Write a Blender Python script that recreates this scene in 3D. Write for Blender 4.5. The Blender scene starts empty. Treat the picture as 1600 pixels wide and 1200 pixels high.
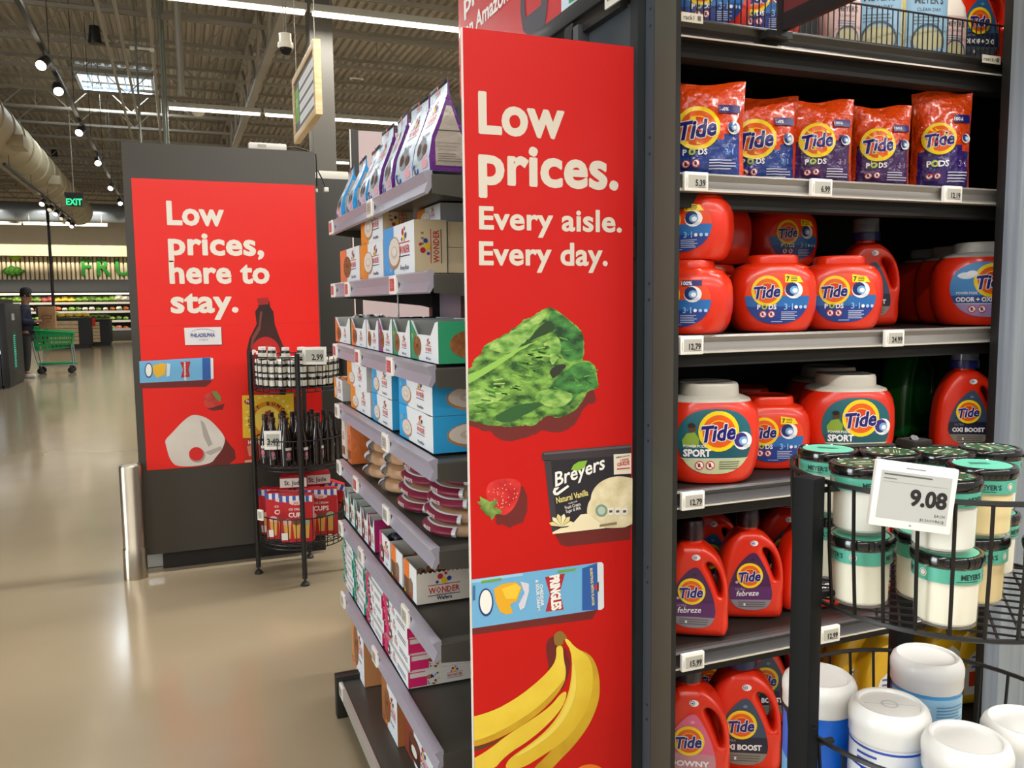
import bpy, bmesh, math, random
from mathutils import Vector, Matrix
rnd = random.Random(7)
SC = bpy.context.scene
COL = SC.collection
PI = math.pi
# ---------------------------------------------------------------- camera
FPX, CAMH = 1310.0, 1.42
PITCH, ROLL, YAW = math.radians(5.63), math.radians(-0.63), math.radians(21.68)
FW = Vector((math.sin(YAW)*math.cos(PITCH), math.cos(YAW)*math.cos(PITCH), -math.sin(PITCH)))
_r0 = Vector((math.cos(YAW), -math.sin(YAW), 0)); _u0 = _r0.cross(FW)
RT = _r0*math.cos(ROLL) + _u0*math.sin(ROLL)
UP = RT.cross(FW)
cam = bpy.data.cameras.new('camera'); cam.sensor_width = 36; cam.lens = 36*FPX/1600; cam.clip_end = 200; cam.clip_start = .02
camo = bpy.data.objects.new('camera', cam); COL.objects.link(camo)
camo.matrix_world = Matrix(((RT.x, UP.x, -FW.x, 0), (RT.y, UP.y, -FW.y, 0), (RT.z, UP.z, -FW.z, CAMH), (0, 0, 0, 1)))
SC.camera = camo
# ---------------------------------------------------------------- light
w = bpy.data.worlds.new('ambient_fill'); SC.world = w; w.use_nodes = True  # added ambient fill, enters through the open sides of the room
w.node_tree.nodes['Background'].inputs[0].default_value = (1, .975, .94, 1)
w.node_tree.nodes['Background'].inputs[1].default_value = .47
SC.view_settings.view_transform = 'Standard'; SC.view_settings.look = 'None'
SC.view_settings.exposure = 0.0; SC.view_settings.gamma = 1; SC.view_settings.use_curve_mapping = False
def lamp(name, kind, loc, power, col=(1, .95, .87), size=(1, 1), spot=None, rot=(0, 0, 0)):
    l = bpy.data.lights.new(name, kind); l.energy = power; l.color = col
    if kind == 'AREA':
        l.shape = 'RECTANGLE'; l.size, l.size_y = size
    if kind == 'SPOT':
        l.spot_size = spot; l.spot_blend = .6; l.shadow_soft_size = .05
    o = bpy.data.objects.new(name, l); o.location = loc; o.rotation_euler = rot; COL.objects.link(o)
    return o
STRIP_Z = 4.4
STRIPS = [(-6.2, [-8.4, -5.6, -2.8, 0, 2.8, 5.6, 8.4]), (-2.2, [-8.4, -5.6, -2.8, 0, 2.8, 5.6, 8.4]), (.9, [.05, 2.9, 5.7, 8.5]), (4.7, [.05, 2.9, 5.7, 8.5]), (9.05, [-1.41, 1.42, 4.25, 7.1]), (14.0, [.02, 1.42, 4.25, 7.1]), (18.2, [.05, 2.9, 5.7, 8.5]), (22.5, [.05, 2.9, 5.7, 8.5]), (27.5, [.05, 2.9, 5.7, 8.5]), (31.5, [-13.4, -10.6, -7.8, -5.2]), (35.0, [-13.4, -10.6, -7.8, -5, -2.2])]  # rows behind the camera: unseen, extended over the open aisle as added light
for (y, bk) in STRIPS:
    lamp('strip_light_glow', 'AREA', ((bk[0]+bk[-1])/2, y, STRIP_Z-.07), (500 if y < 0 else 350) if y < 6 else 220 if y < 30 else 80, (1, .975, .935), (bk[-1]-bk[0], .09))
for k_ in range(6): lamp('produce_wall_fill', 'SPOT', (-9.5+1.7*k_, 34.2, 4.9), 520, (1, .93, .8), spot=1.5, rot=(math.radians(52), 0, 0))  # added fill spots without fixtures, brighten the produce wall
lamp('front_window_daylight', 'AREA', (-13.5, 0, 2.6), 3000, (.86, .94, 1), (18, 4), rot=(0, -PI/2, 0))
# ---------------------------------------------------------------- pixel helpers: a point of the picture on a plane of the place
def ray(px, py): return RT*((px-800)/FPX) - UP*((py-600)/FPX) + FW
def at(px, py, ax, val):
    d = ray(px, py); i = 'XYZ'.index(ax); o = Vector((0, 0, CAMH))
    return o + d*((val-o[i])/d[i])
def xat(px, y, z):
    c = (px-800)/FPX; a = RT - FW*c
    return -(y*a.y + (z-CAMH)*a.z)/a.x
def yat(px, x, z):
    c = (px-800)/FPX; a = RT - FW*c
    return -(x*a.x + (z-CAMH)*a.z)/a.y
# ---------------------------------------------------------------- materials
MATS = {}
def lin(h):
    h = h.lstrip('#'); v = [int(h[i:i+2], 16)/255 for i in (0, 2, 4)]
    return tuple(c/12.92 if c <= .04045 else ((c+.055)/1.055)**2.4 for c in v)
def M(h, r=.45, m=0.0, var=.06, sc=9, bump=0, trans=0, alpha=1, coat=0, spec=.5):
    k = (h, r, m, var, sc, bump, trans, alpha, coat, spec)
    if k in MATS: return MATS[k]
    ma = bpy.data.materials.new('m_'+h.strip('#')+'_%d' % len(MATS)); ma.use_nodes = True
    nt = ma.node_tree; b = nt.nodes['Principled BSDF']; c = lin(h)
    b.inputs['Roughness'].default_value = r; b.inputs['Metallic'].default_value = m
    b.inputs['Base Color'].default_value = (*c, 1)
    b.inputs['Specular IOR Level'].default_value = spec
    if trans: b.inputs['Transmission Weight'].default_value = trans; b.inputs['IOR'].default_value = 1.2
    if alpha < 1: b.inputs['Alpha'].default_value = alpha
    if coat: b.inputs['Coat Weight'].default_value = coat; b.inputs['Coat Roughness'].default_value = .08
    if var or bump:
        n = nt.nodes.new('ShaderNodeTexNoise'); n.inputs['Scale'].default_value = sc; n.inputs['Detail'].default_value = 3
        tc = nt.nodes.new('ShaderNodeTexCoord'); nt.links.new(tc.outputs['Object'], n.inputs['Vector'])
        if var:
            mx = nt.nodes.new('ShaderNodeMix'); mx.data_type = 'RGBA'
            mx.inputs[6].default_value = (*[x*(1-var) for x in c], 1); mx.inputs[7].default_value = (*[min(1, x*(1+var)) for x in c], 1)
            nt.links.new(n.outputs['Fac'], mx.inputs[0]); nt.links.new(mx.outputs[2], b.inputs['Base Color'])
        if bump:
            bp = nt.nodes.new('ShaderNodeBump'); bp.inputs['Strength'].default_value = bump; bp.inputs['Distance'].default_value = .01
            nt.links.new(n.outputs['Fac'], bp.inputs['Height']); nt.links.new(bp.outputs['Normal'], b.inputs['Normal'])
    MATS[k] = ma; return ma
def EM(h, s):
    k = ('em', h, s)
    if k in MATS: return MATS[k]
    ma = bpy.data.materials.new('glow_'+h.strip('#')); ma.use_nodes = True; b = ma.node_tree.nodes['Principled BSDF']
    b.inputs['Base Color'].default_value = (*lin(h), 1); b.inputs['Emission Color'].default_value = (*lin(h), 1); b.inputs['Emission Strength'].default_value = s
    MATS[k] = ma; return ma
def P(h): return M(h, .5, var=0)            # printed ink on card
def G(h): return M(h, .32, var=0)           # ink on glossy plastic
def ramp2(name, h1, h2, scale, r=.5, vec=(1, 1, 1), kind='noise', detail=4, m=0, bump=0, lo=.35, hi=.65):
    ma = bpy.data.materials.new(name); ma.use_nodes = True; nt = ma.node_tree; b = nt.nodes['Principled BSDF']
    tc = nt.nodes.new('ShaderNodeTexCoord'); mp = nt.nodes.new('ShaderNodeMapping'); mp.inputs['Scale'].default_value = vec
    nt.links.new(tc.outputs['Object'], mp.inputs['Vector'])
    n = nt.nodes.new('ShaderNodeTexNoise' if kind == 'noise' else 'ShaderNodeTexVoronoi'); n.inputs['Scale'].default_value = scale
    if kind == 'noise': n.inputs['Detail'].default_value = detail
    nt.links.new(mp.outputs[0], n.inputs['Vector'])
    cr = nt.nodes.new('ShaderNodeValToRGB'); cr.color_ramp.elements[0].color = (*lin(h1), 1); cr.color_ramp.elements[1].color = (*lin(h2), 1)
    cr.color_ramp.elements[0].position = lo; cr.color_ramp.elements[1].position = hi
    nt.links.new(n.outputs[0], cr.inputs[0]); nt.links.new(cr.outputs[0], b.inputs['Base Color'])
    b.inputs['Roughness'].default_value = r; b.inputs['Metallic'].default_value = m
    if bump:
        bp = nt.nodes.new('ShaderNodeBump'); bp.inputs['Strength'].default_value = bump; bp.inputs['Distance'].default_value = .01
        nt.links.new(n.outputs[0], bp.inputs['Height']); nt.links.new(bp.outputs['Normal'], b.inputs['Normal'])
    return ma
# ---------------------------------------------------------------- text outlines (cached, flat, unit size)
TXT = {}
def text2d(s, bold=.02, shear=0, res=2, space=1.0):
    k = (s, bold, shear, res, space)
    if k in TXT: return TXT[k]
    cu = bpy.data.curves.new('t', 'FONT'); cu.body = s; cu.size = 1; cu.offset = min(bold, .018); cu.shear = shear
    cu.resolution_u = res; cu.fill_mode = 'FRONT'; cu.space_character = space
    ob = bpy.data.objects.new('t', cu); me = bpy.data.meshes.new_from_object(ob)
    vs = [(v.co.x, v.co.y) for v in me.vertices]; fs = [tuple(p.vertices) for p in me.polygons]
    bpy.data.meshes.remove(me); bpy.data.objects.remove(ob); bpy.data.curves.remove(cu)
    xs = [v[0] for v in vs] or [0, 1]
    TXT[k] = (vs, fs, min(xs), max(xs)); return TXT[k]
# ---------------------------------------------------------------- mesh builder
class B:
    def __init__(s):
        s.bm = bmesh.new(); s.mats = []; s.f = None; s.k = 0; s.cut = None; s.cutv = None; s.step = .0004
    def mi(s, m):
        if m not in s.mats: s.mats.append(m)
        return s.mats.index(m)
    def _join(s, b2, mat, xf=None):
        i = s.mi(mat)
        if xf is not None: b2.transform(xf)
        mp = {}
        for v in b2.verts: mp[v] = s.bm.verts.new(v.co)
        for f in b2.faces:
            try: nf = s.bm.faces.new([mp[v] for v in f.verts])
            except ValueError: continue
            nf.material_index = i; nf.smooth = True
        b2.free()
    def faces(s, vs, fs, mat):
        i = s.mi(mat); vv = [s.bm.verts.new(v) for v in vs]
        for f in fs:
            try: nf = s.bm.faces.new([vv[j] for j in f]); nf.material_index = i; nf.smooth = True
            except ValueError: pass
    def box(s, x0, x1, y0, y1, z0, z1, mat, bev=0, seg=2, xf=None):
        b2 = bmesh.new(); bmesh.ops.create_cube(b2, size=1)
        for v in b2.verts: v.co = Vector(((x0+x1)/2+v.co.x*(x1-x0), (y0+y1)/2+v.co.y*(y1-y0), (z0+z1)/2+v.co.z*(z1-z0)))
        if bev: bmesh.ops.bevel(b2, geom=list(b2.edges), offset=bev, segments=seg, affect='EDGES', profile=.6)
        s._join(b2, mat, xf); return s
    def loft(s, rings, mat, cap=True, closed=False):
        n = len(rings[0]); i = s.mi(mat); R = [[s.bm.verts.new(p) for p in r] for r in rings]
        m = len(rings); rng = range(m if closed else m-1)
        for a in rng:
            for j in range(n):
                try:
                    f = s.bm.faces.new((R[a][j], R[a][(j+1) % n], R[(a+1) % m][(j+1) % n], R[(a+1) % m][j])); f.material_index = i; f.smooth = True
                except ValueError: pass
        if cap and not closed:
            for r in (R[0][::-1], R[-1]):
                f = s.bm.faces.new(r); f.material_index = i; f.smooth = True
        return s
    def lathe(s, prof, mat, n=24, c=(0, 0, 0), cap=True, sy=1):
        return s.loft([[(c[0]+r*math.cos(2*PI*j/n), c[1]+sy*r*math.sin(2*PI*j/n), c[2]+z) for j in range(n)] for r, z in prof], mat, cap)
    def tube(s, pts, r, mat, n=6, closed=False):
        pts = [Vector(p) for p in pts]; rings = []; m = len(pts); ref = None
        for a, p in enumerate(pts):
            t = (pts[(a+1) % m]-pts[a-1]) if closed else (pts[min(a+1, m-1)]-pts[max(a-1, 0)])
            t.normalize()
            if ref is None: ref = t.orthogonal().normalized()
            ref = (ref - t*ref.dot(t)).normalized(); q = t.cross(ref)
            rr = r[a] if isinstance(r, (list, tuple)) else r
            rings.append([p + ref*rr*math.cos(2*PI*j/n) + q*rr*math.sin(2*PI*j/n) for j in range(n)])
        return s.loft(rings, mat, True, closed)
    def ring(s, c, R, r, mat, n=40, k=5, a0=0, a1=2*PI):
        full = abs(a1-a0-2*PI) < 1e-6; m = n if full else n+1
        return s.tube([(c[0]+R*math.cos(a0+(a1-a0)*j/n), c[1]+R*math.sin(a0+(a1-a0)*j/n), c[2]) for j in range(m)], r, mat, k, full)
    # flat printed shapes: (u, v) on a face, s.f maps (u, v, lift) into the object
    def _flat(s, vs, fs, mat, k):
        n = s.k*s.step if k is None else k*s.step
        if k is None: s.k += 1
        if s.cut:
            b2 = bmesh.new(); vv = [b2.verts.new((x, y, 0)) for x, y in vs]
            for f in fs:
                try: b2.faces.new([vv[j] for j in f])
                except ValueError: pass
            us = [v[0] for v in vs]; u0, u1 = min(us), max(us); q = math.floor(u0/s.cut)+1
            while q*s.cut < u1:
                bmesh.ops.bisect_plane(b2, geom=list(b2.verts)+list(b2.edges)+list(b2.faces), plane_co=(q*s.cut, 0, 0), plane_no=(1, 0, 0)); q += 1
            if s.cutv:
                ws = [v[1] for v in vs]; q = math.floor(min(ws)/s.cutv)+1
                while q*s.cutv < max(ws):
                    bmesh.ops.bisect_plane(b2, geom=list(b2.verts)+list(b2.edges)+list(b2.faces), plane_co=(0, q*s.cutv, 0), plane_no=(0, 1, 0)); q += 1
            b2.verts.index_update(); vs = [(v.co.x, v.co.y) for v in b2.verts]; fs = [[v.index for v in f.verts] for f in b2.faces]; b2.free()
        i = s.mi(mat); vv = [s.bm.verts.new(s.f(x, y, n)) for x, y in vs]
        for f in fs:
            try: nf = s.bm.faces.new([vv[j] for j in f]); nf.material_index = i
            except ValueError: pass
        return s
    def poly(s, pts, mat, k=None): return s._flat(pts, [list(range(len(pts)))], mat, k)
    def rect(s, u0, v0, u1, v1, mat, k=None): return s.poly([(u0, v0), (u1, v0), (u1, v1), (u0, v1)], mat, k)
    def ell(s, u, v, a, b, mat, k=None, n=22, t=0):
        ct, st = math.cos(t), math.sin(t)
        return s.poly([(u+a*math.cos(2*PI*j/n)*ct-b*math.sin(2*PI*j/n)*st, v+a*math.cos(2*PI*j/n)*st+b*math.sin(2*PI*j/n)*ct) for j in range(n)], mat, k)
    def annul(s, u, v, r0, r1, mat, k=None, n=24):
        vs = [(u+r*math.cos(2*PI*j/n), v+r*math.sin(2*PI*j/n)) for r in (r0, r1) for j in range(n)]
        return s._flat(vs, [[j, (j+1) % n, n+(j+1) % n, n+j] for j in range(n)], mat, k)
    def txt(s, t, u, v, size, mat, al='C', bold=.02, shear=0, rot=0, sx=1, k=None, res=2, space=1.0):
        vs, fs, x0, x1 = text2d(t, bold, shear, res, space)
        o = {'C': (x0+x1)/2, 'L': x0, 'R': x1}[al]; c, q = math.cos(rot), math.sin(rot)
        out = [((x-o)*size*sx, y*size) for x, y in vs]
        uv = [(u+x*c-y*q, v+x*q+y*c) for x, y in out]
        if k is None: k = s.k; s.k += 1
        if bold > .022:        # heavy weight: the same outline laid down around itself, each copy a hair higher
            d = (bold-.018)*size; m = 8 if bold > .036 else 4
            for j in range(m):
                dx, dy = d*math.cos(2*PI*j/m+.4), d*math.sin(2*PI*j/m+.4)
                s._flat([(x+dx, y+dy) for x, y in uv], fs, mat, k+.09*j)
            k += .09*m
        return s._flat(uv, fs, mat, k)
    def fine(s, u0, v0, u1, v1, rows, mat, seed=1, k=None):   # unreadably small print: thin bars of ragged length
        rr = random.Random(seed); h = (v1-v0)/rows; vs = []; fs = []
        for j in range(rows):
            e = u0+(u1-u0)*rr.uniform(.72, 1); b = v0+h*(j+.3); n = len(vs)
            vs += [(u0, b), (e, b), (e, b+h*.4), (u0, b+h*.4)]; fs.append([n, n+1, n+2, n+3])
        return s._flat(vs, fs, mat, k)
    def build(s, name, parent=None, loc=(0, 0, 0), rz=0, sharp=35, rot=None):
        bmesh.ops.recalc_face_normals(s.bm, faces=[f for f in s.bm.faces if f.smooth])
        me = bpy.data.meshes.new(name); s.bm.to_mesh(me); s.bm.free()
        for m in s.mats: me.materials.append(m)
        try: me.set_sharp_from_angle(angle=math.radians(sharp))
        except Exception: pass
        o = bpy.data.objects.new(name, me); COL.objects.link(o); o.location = loc; o.rotation_euler = rot or (0, 0, rz)
        if parent: o.parent = parent
        return o
def tag(o, label, cat, group=None, kind=None):
    o['label'] = label; o['category'] = cat
    if group: o['group'] = group
    if kind: o['kind'] = kind
    return o
def struct(o, label=None, cat=None):
    o['kind'] = 'structure'
    if label: o['label'] = label; o['category'] = cat
    return o
def thing(name, label, cat, loc=(0, 0, 0), rz=0, group=None):
    o = bpy.data.objects.new(name, None); o.empty_display_size = .05; COL.objects.link(o)
    o.location = loc; o.rotation_euler = (0, 0, rz); return tag(o, label, cat, group)
def dup(root, loc, rz=None, label=None, group=None, rot=None):
    r = root.copy(); COL.objects.link(r); r.location = loc
    if rz is not None: r.rotation_euler = (0, 0, rz)
    if rot is not None: r.rotation_euler = rot
    if label: r['label'] = label
    if group: r['group'] = group
    for ch in list(root.children):
        c = ch.copy(); COL.objects.link(c); c.parent = r
        for g in list(ch.children):
            d = g.copy(); COL.objects.link(d); d.parent = c
    return r
class Kind:        # first placing moves the original, later ones copy it
    def __init__(s, root): s.root = root; s.used = False
    def put(s, loc, rz, label, group=None, rot=None):
        if not s.used:
            s.used = True; s.root.location = loc; s.root.rotation_euler = rot or (0, 0, rz); s.root['label'] = label
            if group: s.root['group'] = group
            return s.root
        return dup(s.root, loc, rz, label, group, rot)
ORD = ['first', 'second', 'third', 'fourth', 'fifth', 'sixth', 'seventh', 'eighth', 'ninth', 'tenth', 'eleventh', 'twelfth', 'thirteenth', 'fourteenth', 'fifteenth', 'sixteenth']
def cyc(pts, off):    # corner-cutting for a smooth outline
    for _ in range(2):
        out = []
        for i, p in enumerate(pts):
            q = pts[(i+1) % len(pts)]; out += [(p[0]*.75+q[0]*.25, p[1]*.75+q[1]*.25), (p[0]*.25+q[0]*.75, p[1]*.25+q[1]*.75)]
        pts = out
    return pts
# face maps
def F_front(u, v, n): return (u, -n, v)                       # facing -Y
def F_plane_y(y): return lambda u, v, n: (u, y-n, v)
def F_right(x): return lambda u, v, n: (x+n, u, v)            # facing +X, u runs along +Y
def F_left(x): return lambda u, v, n: (x-n, -u, v)            # facing -X, u runs along -Y
def F_top(z): return lambda u, v, n: (u, v, z+n)
def F_cyl(R, a0=-PI/2, cx=0, cy=0): return lambda u, v, n: (cx+(R+n)*math.cos(a0+u/R), cy+(R+n)*math.sin(a0+u/R), v)
# ================================================================ the room
def floor_mat():
    ma = ramp2('polished_concrete', '#988a70', '#a99a80', 1.1, .2, lo=.15, hi=.85, detail=3)
    nt = ma.node_tree; b = nt.nodes['Principled BSDF']
    n = nt.nodes.new('ShaderNodeTexNoise'); n.inputs['Scale'].default_value = 3; n.inputs['Detail'].default_value = 6
    mr = nt.nodes.new('ShaderNodeMapRange'); mr.inputs['To Min'].default_value = .15; mr.inputs['To Max'].default_value = .21
    tc = nt.nodes.new('ShaderNodeTexCoord'); nt.links.new(tc.outputs['Object'], n.inputs['Vector'])
    nt.links.new(n.outputs[0], mr.inputs[0]); nt.links.new(mr.outputs[0], b.inputs['Roughness'])
    b.inputs['Coat Weight'].default_value = .25; b.inputs['Coat Roughness'].default_value = .12
    return ma
b = B(); b.box(-14, 18, -9, 40.2, -.1, 0, floor_mat()); struct(b.build('floor'))
DECK = 6.2
dk = M('#a39a8b', .6, var=.12, sc=.6)
b = B(); prof = []; x = -14.0
while x < 18:
    prof += [(x, DECK), (x+.06, DECK), (x+.085, DECK+.05), (x+.125, DECK+.05)]; x += .15
b.faces([(px, y, z) for y in (-9, 40.2) for px, z in prof], [[j, j+1, len(prof)+j+1, len(prof)+j] for j in range(len(prof)-1)], dk)
struct(b.build('ceiling', sharp=10))
b = B(); b.box(-14, 18, 40, 40.2, 0, 6.4, M('#d6ccb8', .7)); struct(b.build('wall_far'))
b = B(); b.box(-14.2, -14, -9, 40, 0, 6.4, M('#a9a294', .7)); struct(b.build('wall_left'))
steel = M('#8d8679', .55, .1, var=.1, sc=2)
def joist(y, x0=-13.9, x1=17.8, zb=5.5, zt=6.14):
    b = B()
    for dy in (-.028, .028):
        b.box(x0, x1, y+dy-.012, y+dy+.012, zb, zb+.05, steel); b.box(x0, x1, y+dy-.012, y+dy+.012, zt-.05, zt, steel)
    x = x0; k = 0
    while x < x1-.6:
        za, zc = (zb+.03, zt-.03) if k % 2 == 0 else (zt-.03, zb+.03)
        b.tube([(x, y, za), (x+.6, y, zc)], .014, steel, 4)
        if k % 2: b.tube([(x, y, zb+.03), (x, y, zt-.03)], .009, steel, 4)
        x += .6; k += 1
    o = b.build('ceiling_joist'); struct(o); o['group'] = 'open web steel roof joists'
for k in range(19): joist(8.36+1.68*k)
def girder(x, y0, y1, zb=5.05, zt=5.95):
    b = B()
    for z in (zb, zt):
        b.box(x-.06, x+.06, y0, y1, z, z+.07, steel)
    y = y0; k = 0
    while y < y1-1:
        za, zc = (zb, zt) if k % 2 == 0 else (zt, zb)
        b.tube([(x, y, za+.03), (x, y+.9, zc+.03)], .03, steel, 4); y += .9; k += 1
    o = b.build('ceiling_girder'); struct(o); o['group'] = 'steel roof girders along the aisles'
girder(1.42, 9.6, 35, 5.0, 5.95); girder(-8.6, 8, 35)
# skylight
s0, s1, s2 = at(120, 106, 'Z', 6.12), at(235, 116, 'Z', 6.12), at(122, 132, 'Z', 6.12)
b = B(); b.box(s0.x, s1.x, s0.y, s2.y, 6.11, 6.14, EM('#dff0ff', 1.6)); o = struct(b.build('window_1'))
b = B(); fm = M('#b9c6cf', .5)
for (xa, xb, ya, yb) in ((s0.x-.06, s0.x, s0.y-.06, s2.y+.06), (s1.x, s1.x+.06, s0.y-.06, s2.y+.06), (s0.x, s1.x, s0.y-.06, s0.y), (s0.x, s1.x, s2.y, s2.y+.06)):
    b.box(xa, xb, ya, yb, 6.0, 6.18, fm)
for k in range(1, 8):
    xx = s0.x+(s1.x-s0.x)*k/8; b.box(xx-.015, xx+.015, s0.y, s2.y, 6.08, 6.11, fm)
b.build('window_frame', o)
lamp('skylight_daylight', 'AREA', ((s0.x+s1.x)/2, (s0.y+s2.y)/2, 6.05), 130, (.8, .92, 1), (s1.x-s0.x, s2.y-s0.y))
# structural column
b = B(); c0 = 9.4; cx0, cx1 = xat(489, c0, 3.2), xat(525, c0, 3.2)
cm = M('#56524a', .55)
b.box(cx0, cx1, c0, c0+.28, 0, 5.05, cm, .01); b.box(cx0-.03, cx1+.03, c0-.03, c0+.31, 0, .02, cm)
struct(b.build('column'), 'grey steel roof column behind the hanging aisle sign', 'column')
# ---------------------------------------------------------------- strip lights
strip_em = EM('#fff6e6', 5.0); strip_h = M('#a7a397', .5)
for i, (y, bk) in enumerate(STRIPS):
    for q in range(len(bk)-1):
        a, e = bk[q], bk[q+1]-.04
        t = thing('strip_light', 'white strip light, %s from the open aisle in the %s' % (ORD[q], ['unseen row far behind the camera', 'unseen row behind the camera', 'row right over the camera', 'row over the red poster board', 'nearest visible row', 'second visible row', 'third visible row', 'fourth visible row', 'last row over the shelves', 'first row before the produce wall', 'row closest to the produce wall'][i]), 'ceiling light', (a, y, STRIP_Z), 0, 'hanging strip lights')
        b = B(); b.box(0, e-a, -.045, .045, 0, .07, strip_h, .005); b.build('housing', t)
        b = B(); b.box(.02, e-a-.02, -.038, .038, -.035, .001, strip_em, .01); b.build('diffuser', t)
        for xx in (.2, e-a-.2):
            b = B(); b.tube([(xx, 0, .06), (xx, 0, DECK-STRIP_Z)], .004, steel, 4); b.build('hanger', t)
# ---------------------------------------------------------------- track lights
blk = M('#151412', .45); blk2 = M('#24211e', .4)
TZ = 4.15
tr0 = at(128, 195, 'Z', TZ); tx = tr0.x
def track(x, z, y0, y1, label, ztop=DECK):
    t = thing('lighting_track', label, 'lighting track', (x, y0, z), 0, 'black lighting tracks')
    b = B(); b.box(-.025, .025, 0, y1-y0, 0, .045, blk); b.build('rail', t)
    y = .5
    while y < y1-y0: B().tube([(0, y, .04), (0, y, ztop-z)], .006, blk, 4).build('hanger', t); y += 2.5
track(tx, TZ, 8, tr0.y+16, 'long black lighting track running over the open aisle')
def track_head(x, y, z, label, on=True, tilt=.6):
    t = thing('track_light', label, 'track light', (x, y, z), 0, 'track spotlights')
    b = B(); b.tube([(0, 0, 0), (0, 0, -.08)], .012, blk, 6); b.build('stem', t)
    b = B(); rot = Matrix.Translation((0, 0, -.13)) @ Matrix.Rotation(tilt*.5, 4, 'Y') @ Matrix.Rotation(-.95, 4, 'X')
    n0 = len(b.bm.verts); b.lathe([(.02, .09), (.055, .08), (.062, 0), (.062, -.1), (.055, -.1), (.05, -.08)], blk, 14); b.bm.transform(rot); b.build('lamp_head', t)
    b = B(); b.lathe([(.0005, -.085), (.052, -.088)], EM('#fff0d8', 14 if on else .6), 14, cap=False); b.bm.transform(rot); b.build('lens', t)
for i, (px, py, on) in enumerate(((68, 112, 1), (90, 155, 1), (126, 208, 1), (152, 256, 1), (174, 288, 1), (187, 312, 1))):
    y = yat(px, tx, TZ-.1); track_head(tx, y, TZ, '%s lit black spotlight along the long aisle track' % ORD[i], on, .75 if i % 2 == 0 else -.5)
t2 = at(80, 318, 'Z', 3.9)
track(t2.x, 3.9, t2.y-6, yat(114, t2.x, 3.9)+.6, 'short black lighting track beside the round duct', 4.17)
for i, px in enumerate((67, 79, 88, 97, 107, 113)):
    track_head(t2.x, yat(px, t2.x, 3.8), 3.9, '%s spotlight on the short track near the exit sign' % ORD[i], i in (0, 2, 4, 5), .7)
# round duct
d0 = at(50, 262, 'Z', 4.55)
b = B(); L0, L1 = d0.y-9, d0.y+9
dm = M('#b3a588', .5, .15, var=.1)
pr_ = []; y = L0
while y < L1: pr_ += [(y, .42), (y+.9, .42), (y+.92, .445), (y+1.0, .445), (y+1.02, .42)]; y += 1.04
b.loft([[(d0.x+r*math.cos(2*PI*j/28), y, 4.55+r*math.sin(2*PI*j/28)) for j in range(28)] for y, r in pr_], dm)
for y in (d0.y-5, d0.y, d0.y+5):
    b.box(d0.x+.3, d0.x+.55, y, y+.6, 4.2, 4.4, dm, .01)
tag(b.build('air_duct'), 'round beige spiral air duct hung below the roof joists', 'air duct')
b = B(); dd = 36.0
b.loft([[(x, dd+.35*math.cos(2*PI*j/20), 4.95+.35*math.sin(2*PI*j/20)) for j in range(20)] for x in (-13.8, -8, -2, 4)], M('#8f98a0', .4, .4))
tag(b.build('air_duct'), 'grey round duct crossing above the produce wall', 'air duct')
# conduits
for i, (px, r) in enumerate(((278, .045), (250, .02), (255, .02), (213, .018))):
    yy = 12.3+i*.7; x = xat(px, yy, 5.2)
    b = B(); b.tube([(x, yy, 3.6 if i else 4.2), (x, yy, 6.15)], r, M('#6f7468' if i else '#8f897c', .5), 8)
    tag(b.build('conduit'), ['thick grey vertical pipe hanging below the roof deck', 'dark vertical conduit next to the grey pipe', 'second dark conduit next to the grey pipe', 'thin conduit hanging below the skylight'][i], 'pipe')
for i, px in enumerate((152, 180, 232)):
    p = at(px, 10, 'Z', 5.42); b = B(); b.tube([(p.x, 8.2, 5.42), (p.x, 26, 5.42)], .028, M('#9b9486', .5), 6)
    tag(b.build('sprinkler_pipe'), ['sprinkler pipe passing beside the skylight', 'sprinkler pipe passing through the skylight glare', 'sprinkler pipe passing above the white exit plates'][i], 'pipe')
# speakers, sensors, camera, exit sign
def speaker(px, py, wpx, Z, label):
    d = ray(px, py); p = Vector((0, 0, CAMH))+d*Z; s = wpx*Z/FPX
    t = thing('pendant_speaker', label, 'speaker', (p.x, p.y, p.z), 0, 'black pendant speakers')
    b = B(); b.lathe([(.28*s, .75*s), (.36*s, .72*s), (.5*s, -.5*s), (.47*s, -.6*s), (.1*s, -.62*s)], blk, 18); b.build('speaker_body', t)
    b = B(); b.tube([(0, 0, .7*s), (0, 0, DECK-p.z)], .006, blk, 4); b.build('cable', t)
speaker(148, 56, 20, 13, 'largest black pendant speaker near the skylight')
speaker(85, 239, 10, 24, 'small black pendant speaker between track and duct')
speaker(133, 229, 9, 26, 'small black pendant speaker below the long track')
def plate(px, py, wpx, Z, label):
    p = Vector((0, 0, CAMH))+ray(px, py)*Z; s = wpx*Z/FPX
    t = thing('ceiling_sensor', label, 'ceiling sensor', p, 0, 'white ceiling devices')
    b = B(); b.box(-s/2, s/2, -.12*s, .12*s, -.02*s, .1*s, M('#e5e2da', .4), .01); b.build('sensor_body', t)
    b = B(); b.box(-s*.3, s*.3, -.08*s, .08*s, -.035*s, -.019*s, M('#4a4741', .4)); b.build('grille', t)
    b = B(); b.tube([(0, 0, .09*s), (0, 0, DECK-p.z)], .006, steel, 4); b.build('hanger', t)
plate(222, 78, 35, 13, 'white ceiling unit hanging nearest the camera end')
plate(233, 144, 27, 16, 'white ceiling unit at the corner of the skylight')
plate(557, 124, 22, 16, 'white ceiling unit hanging above the bread bags')
plate(16, 192, 27, 18, 'white ceiling unit above the round duct, nearer one')
plate(37, 218, 28, 20, 'white ceiling unit above the round duct, farther one')
p = Vector((0, 0, CAMH))+ray(310, 178)*14
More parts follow.
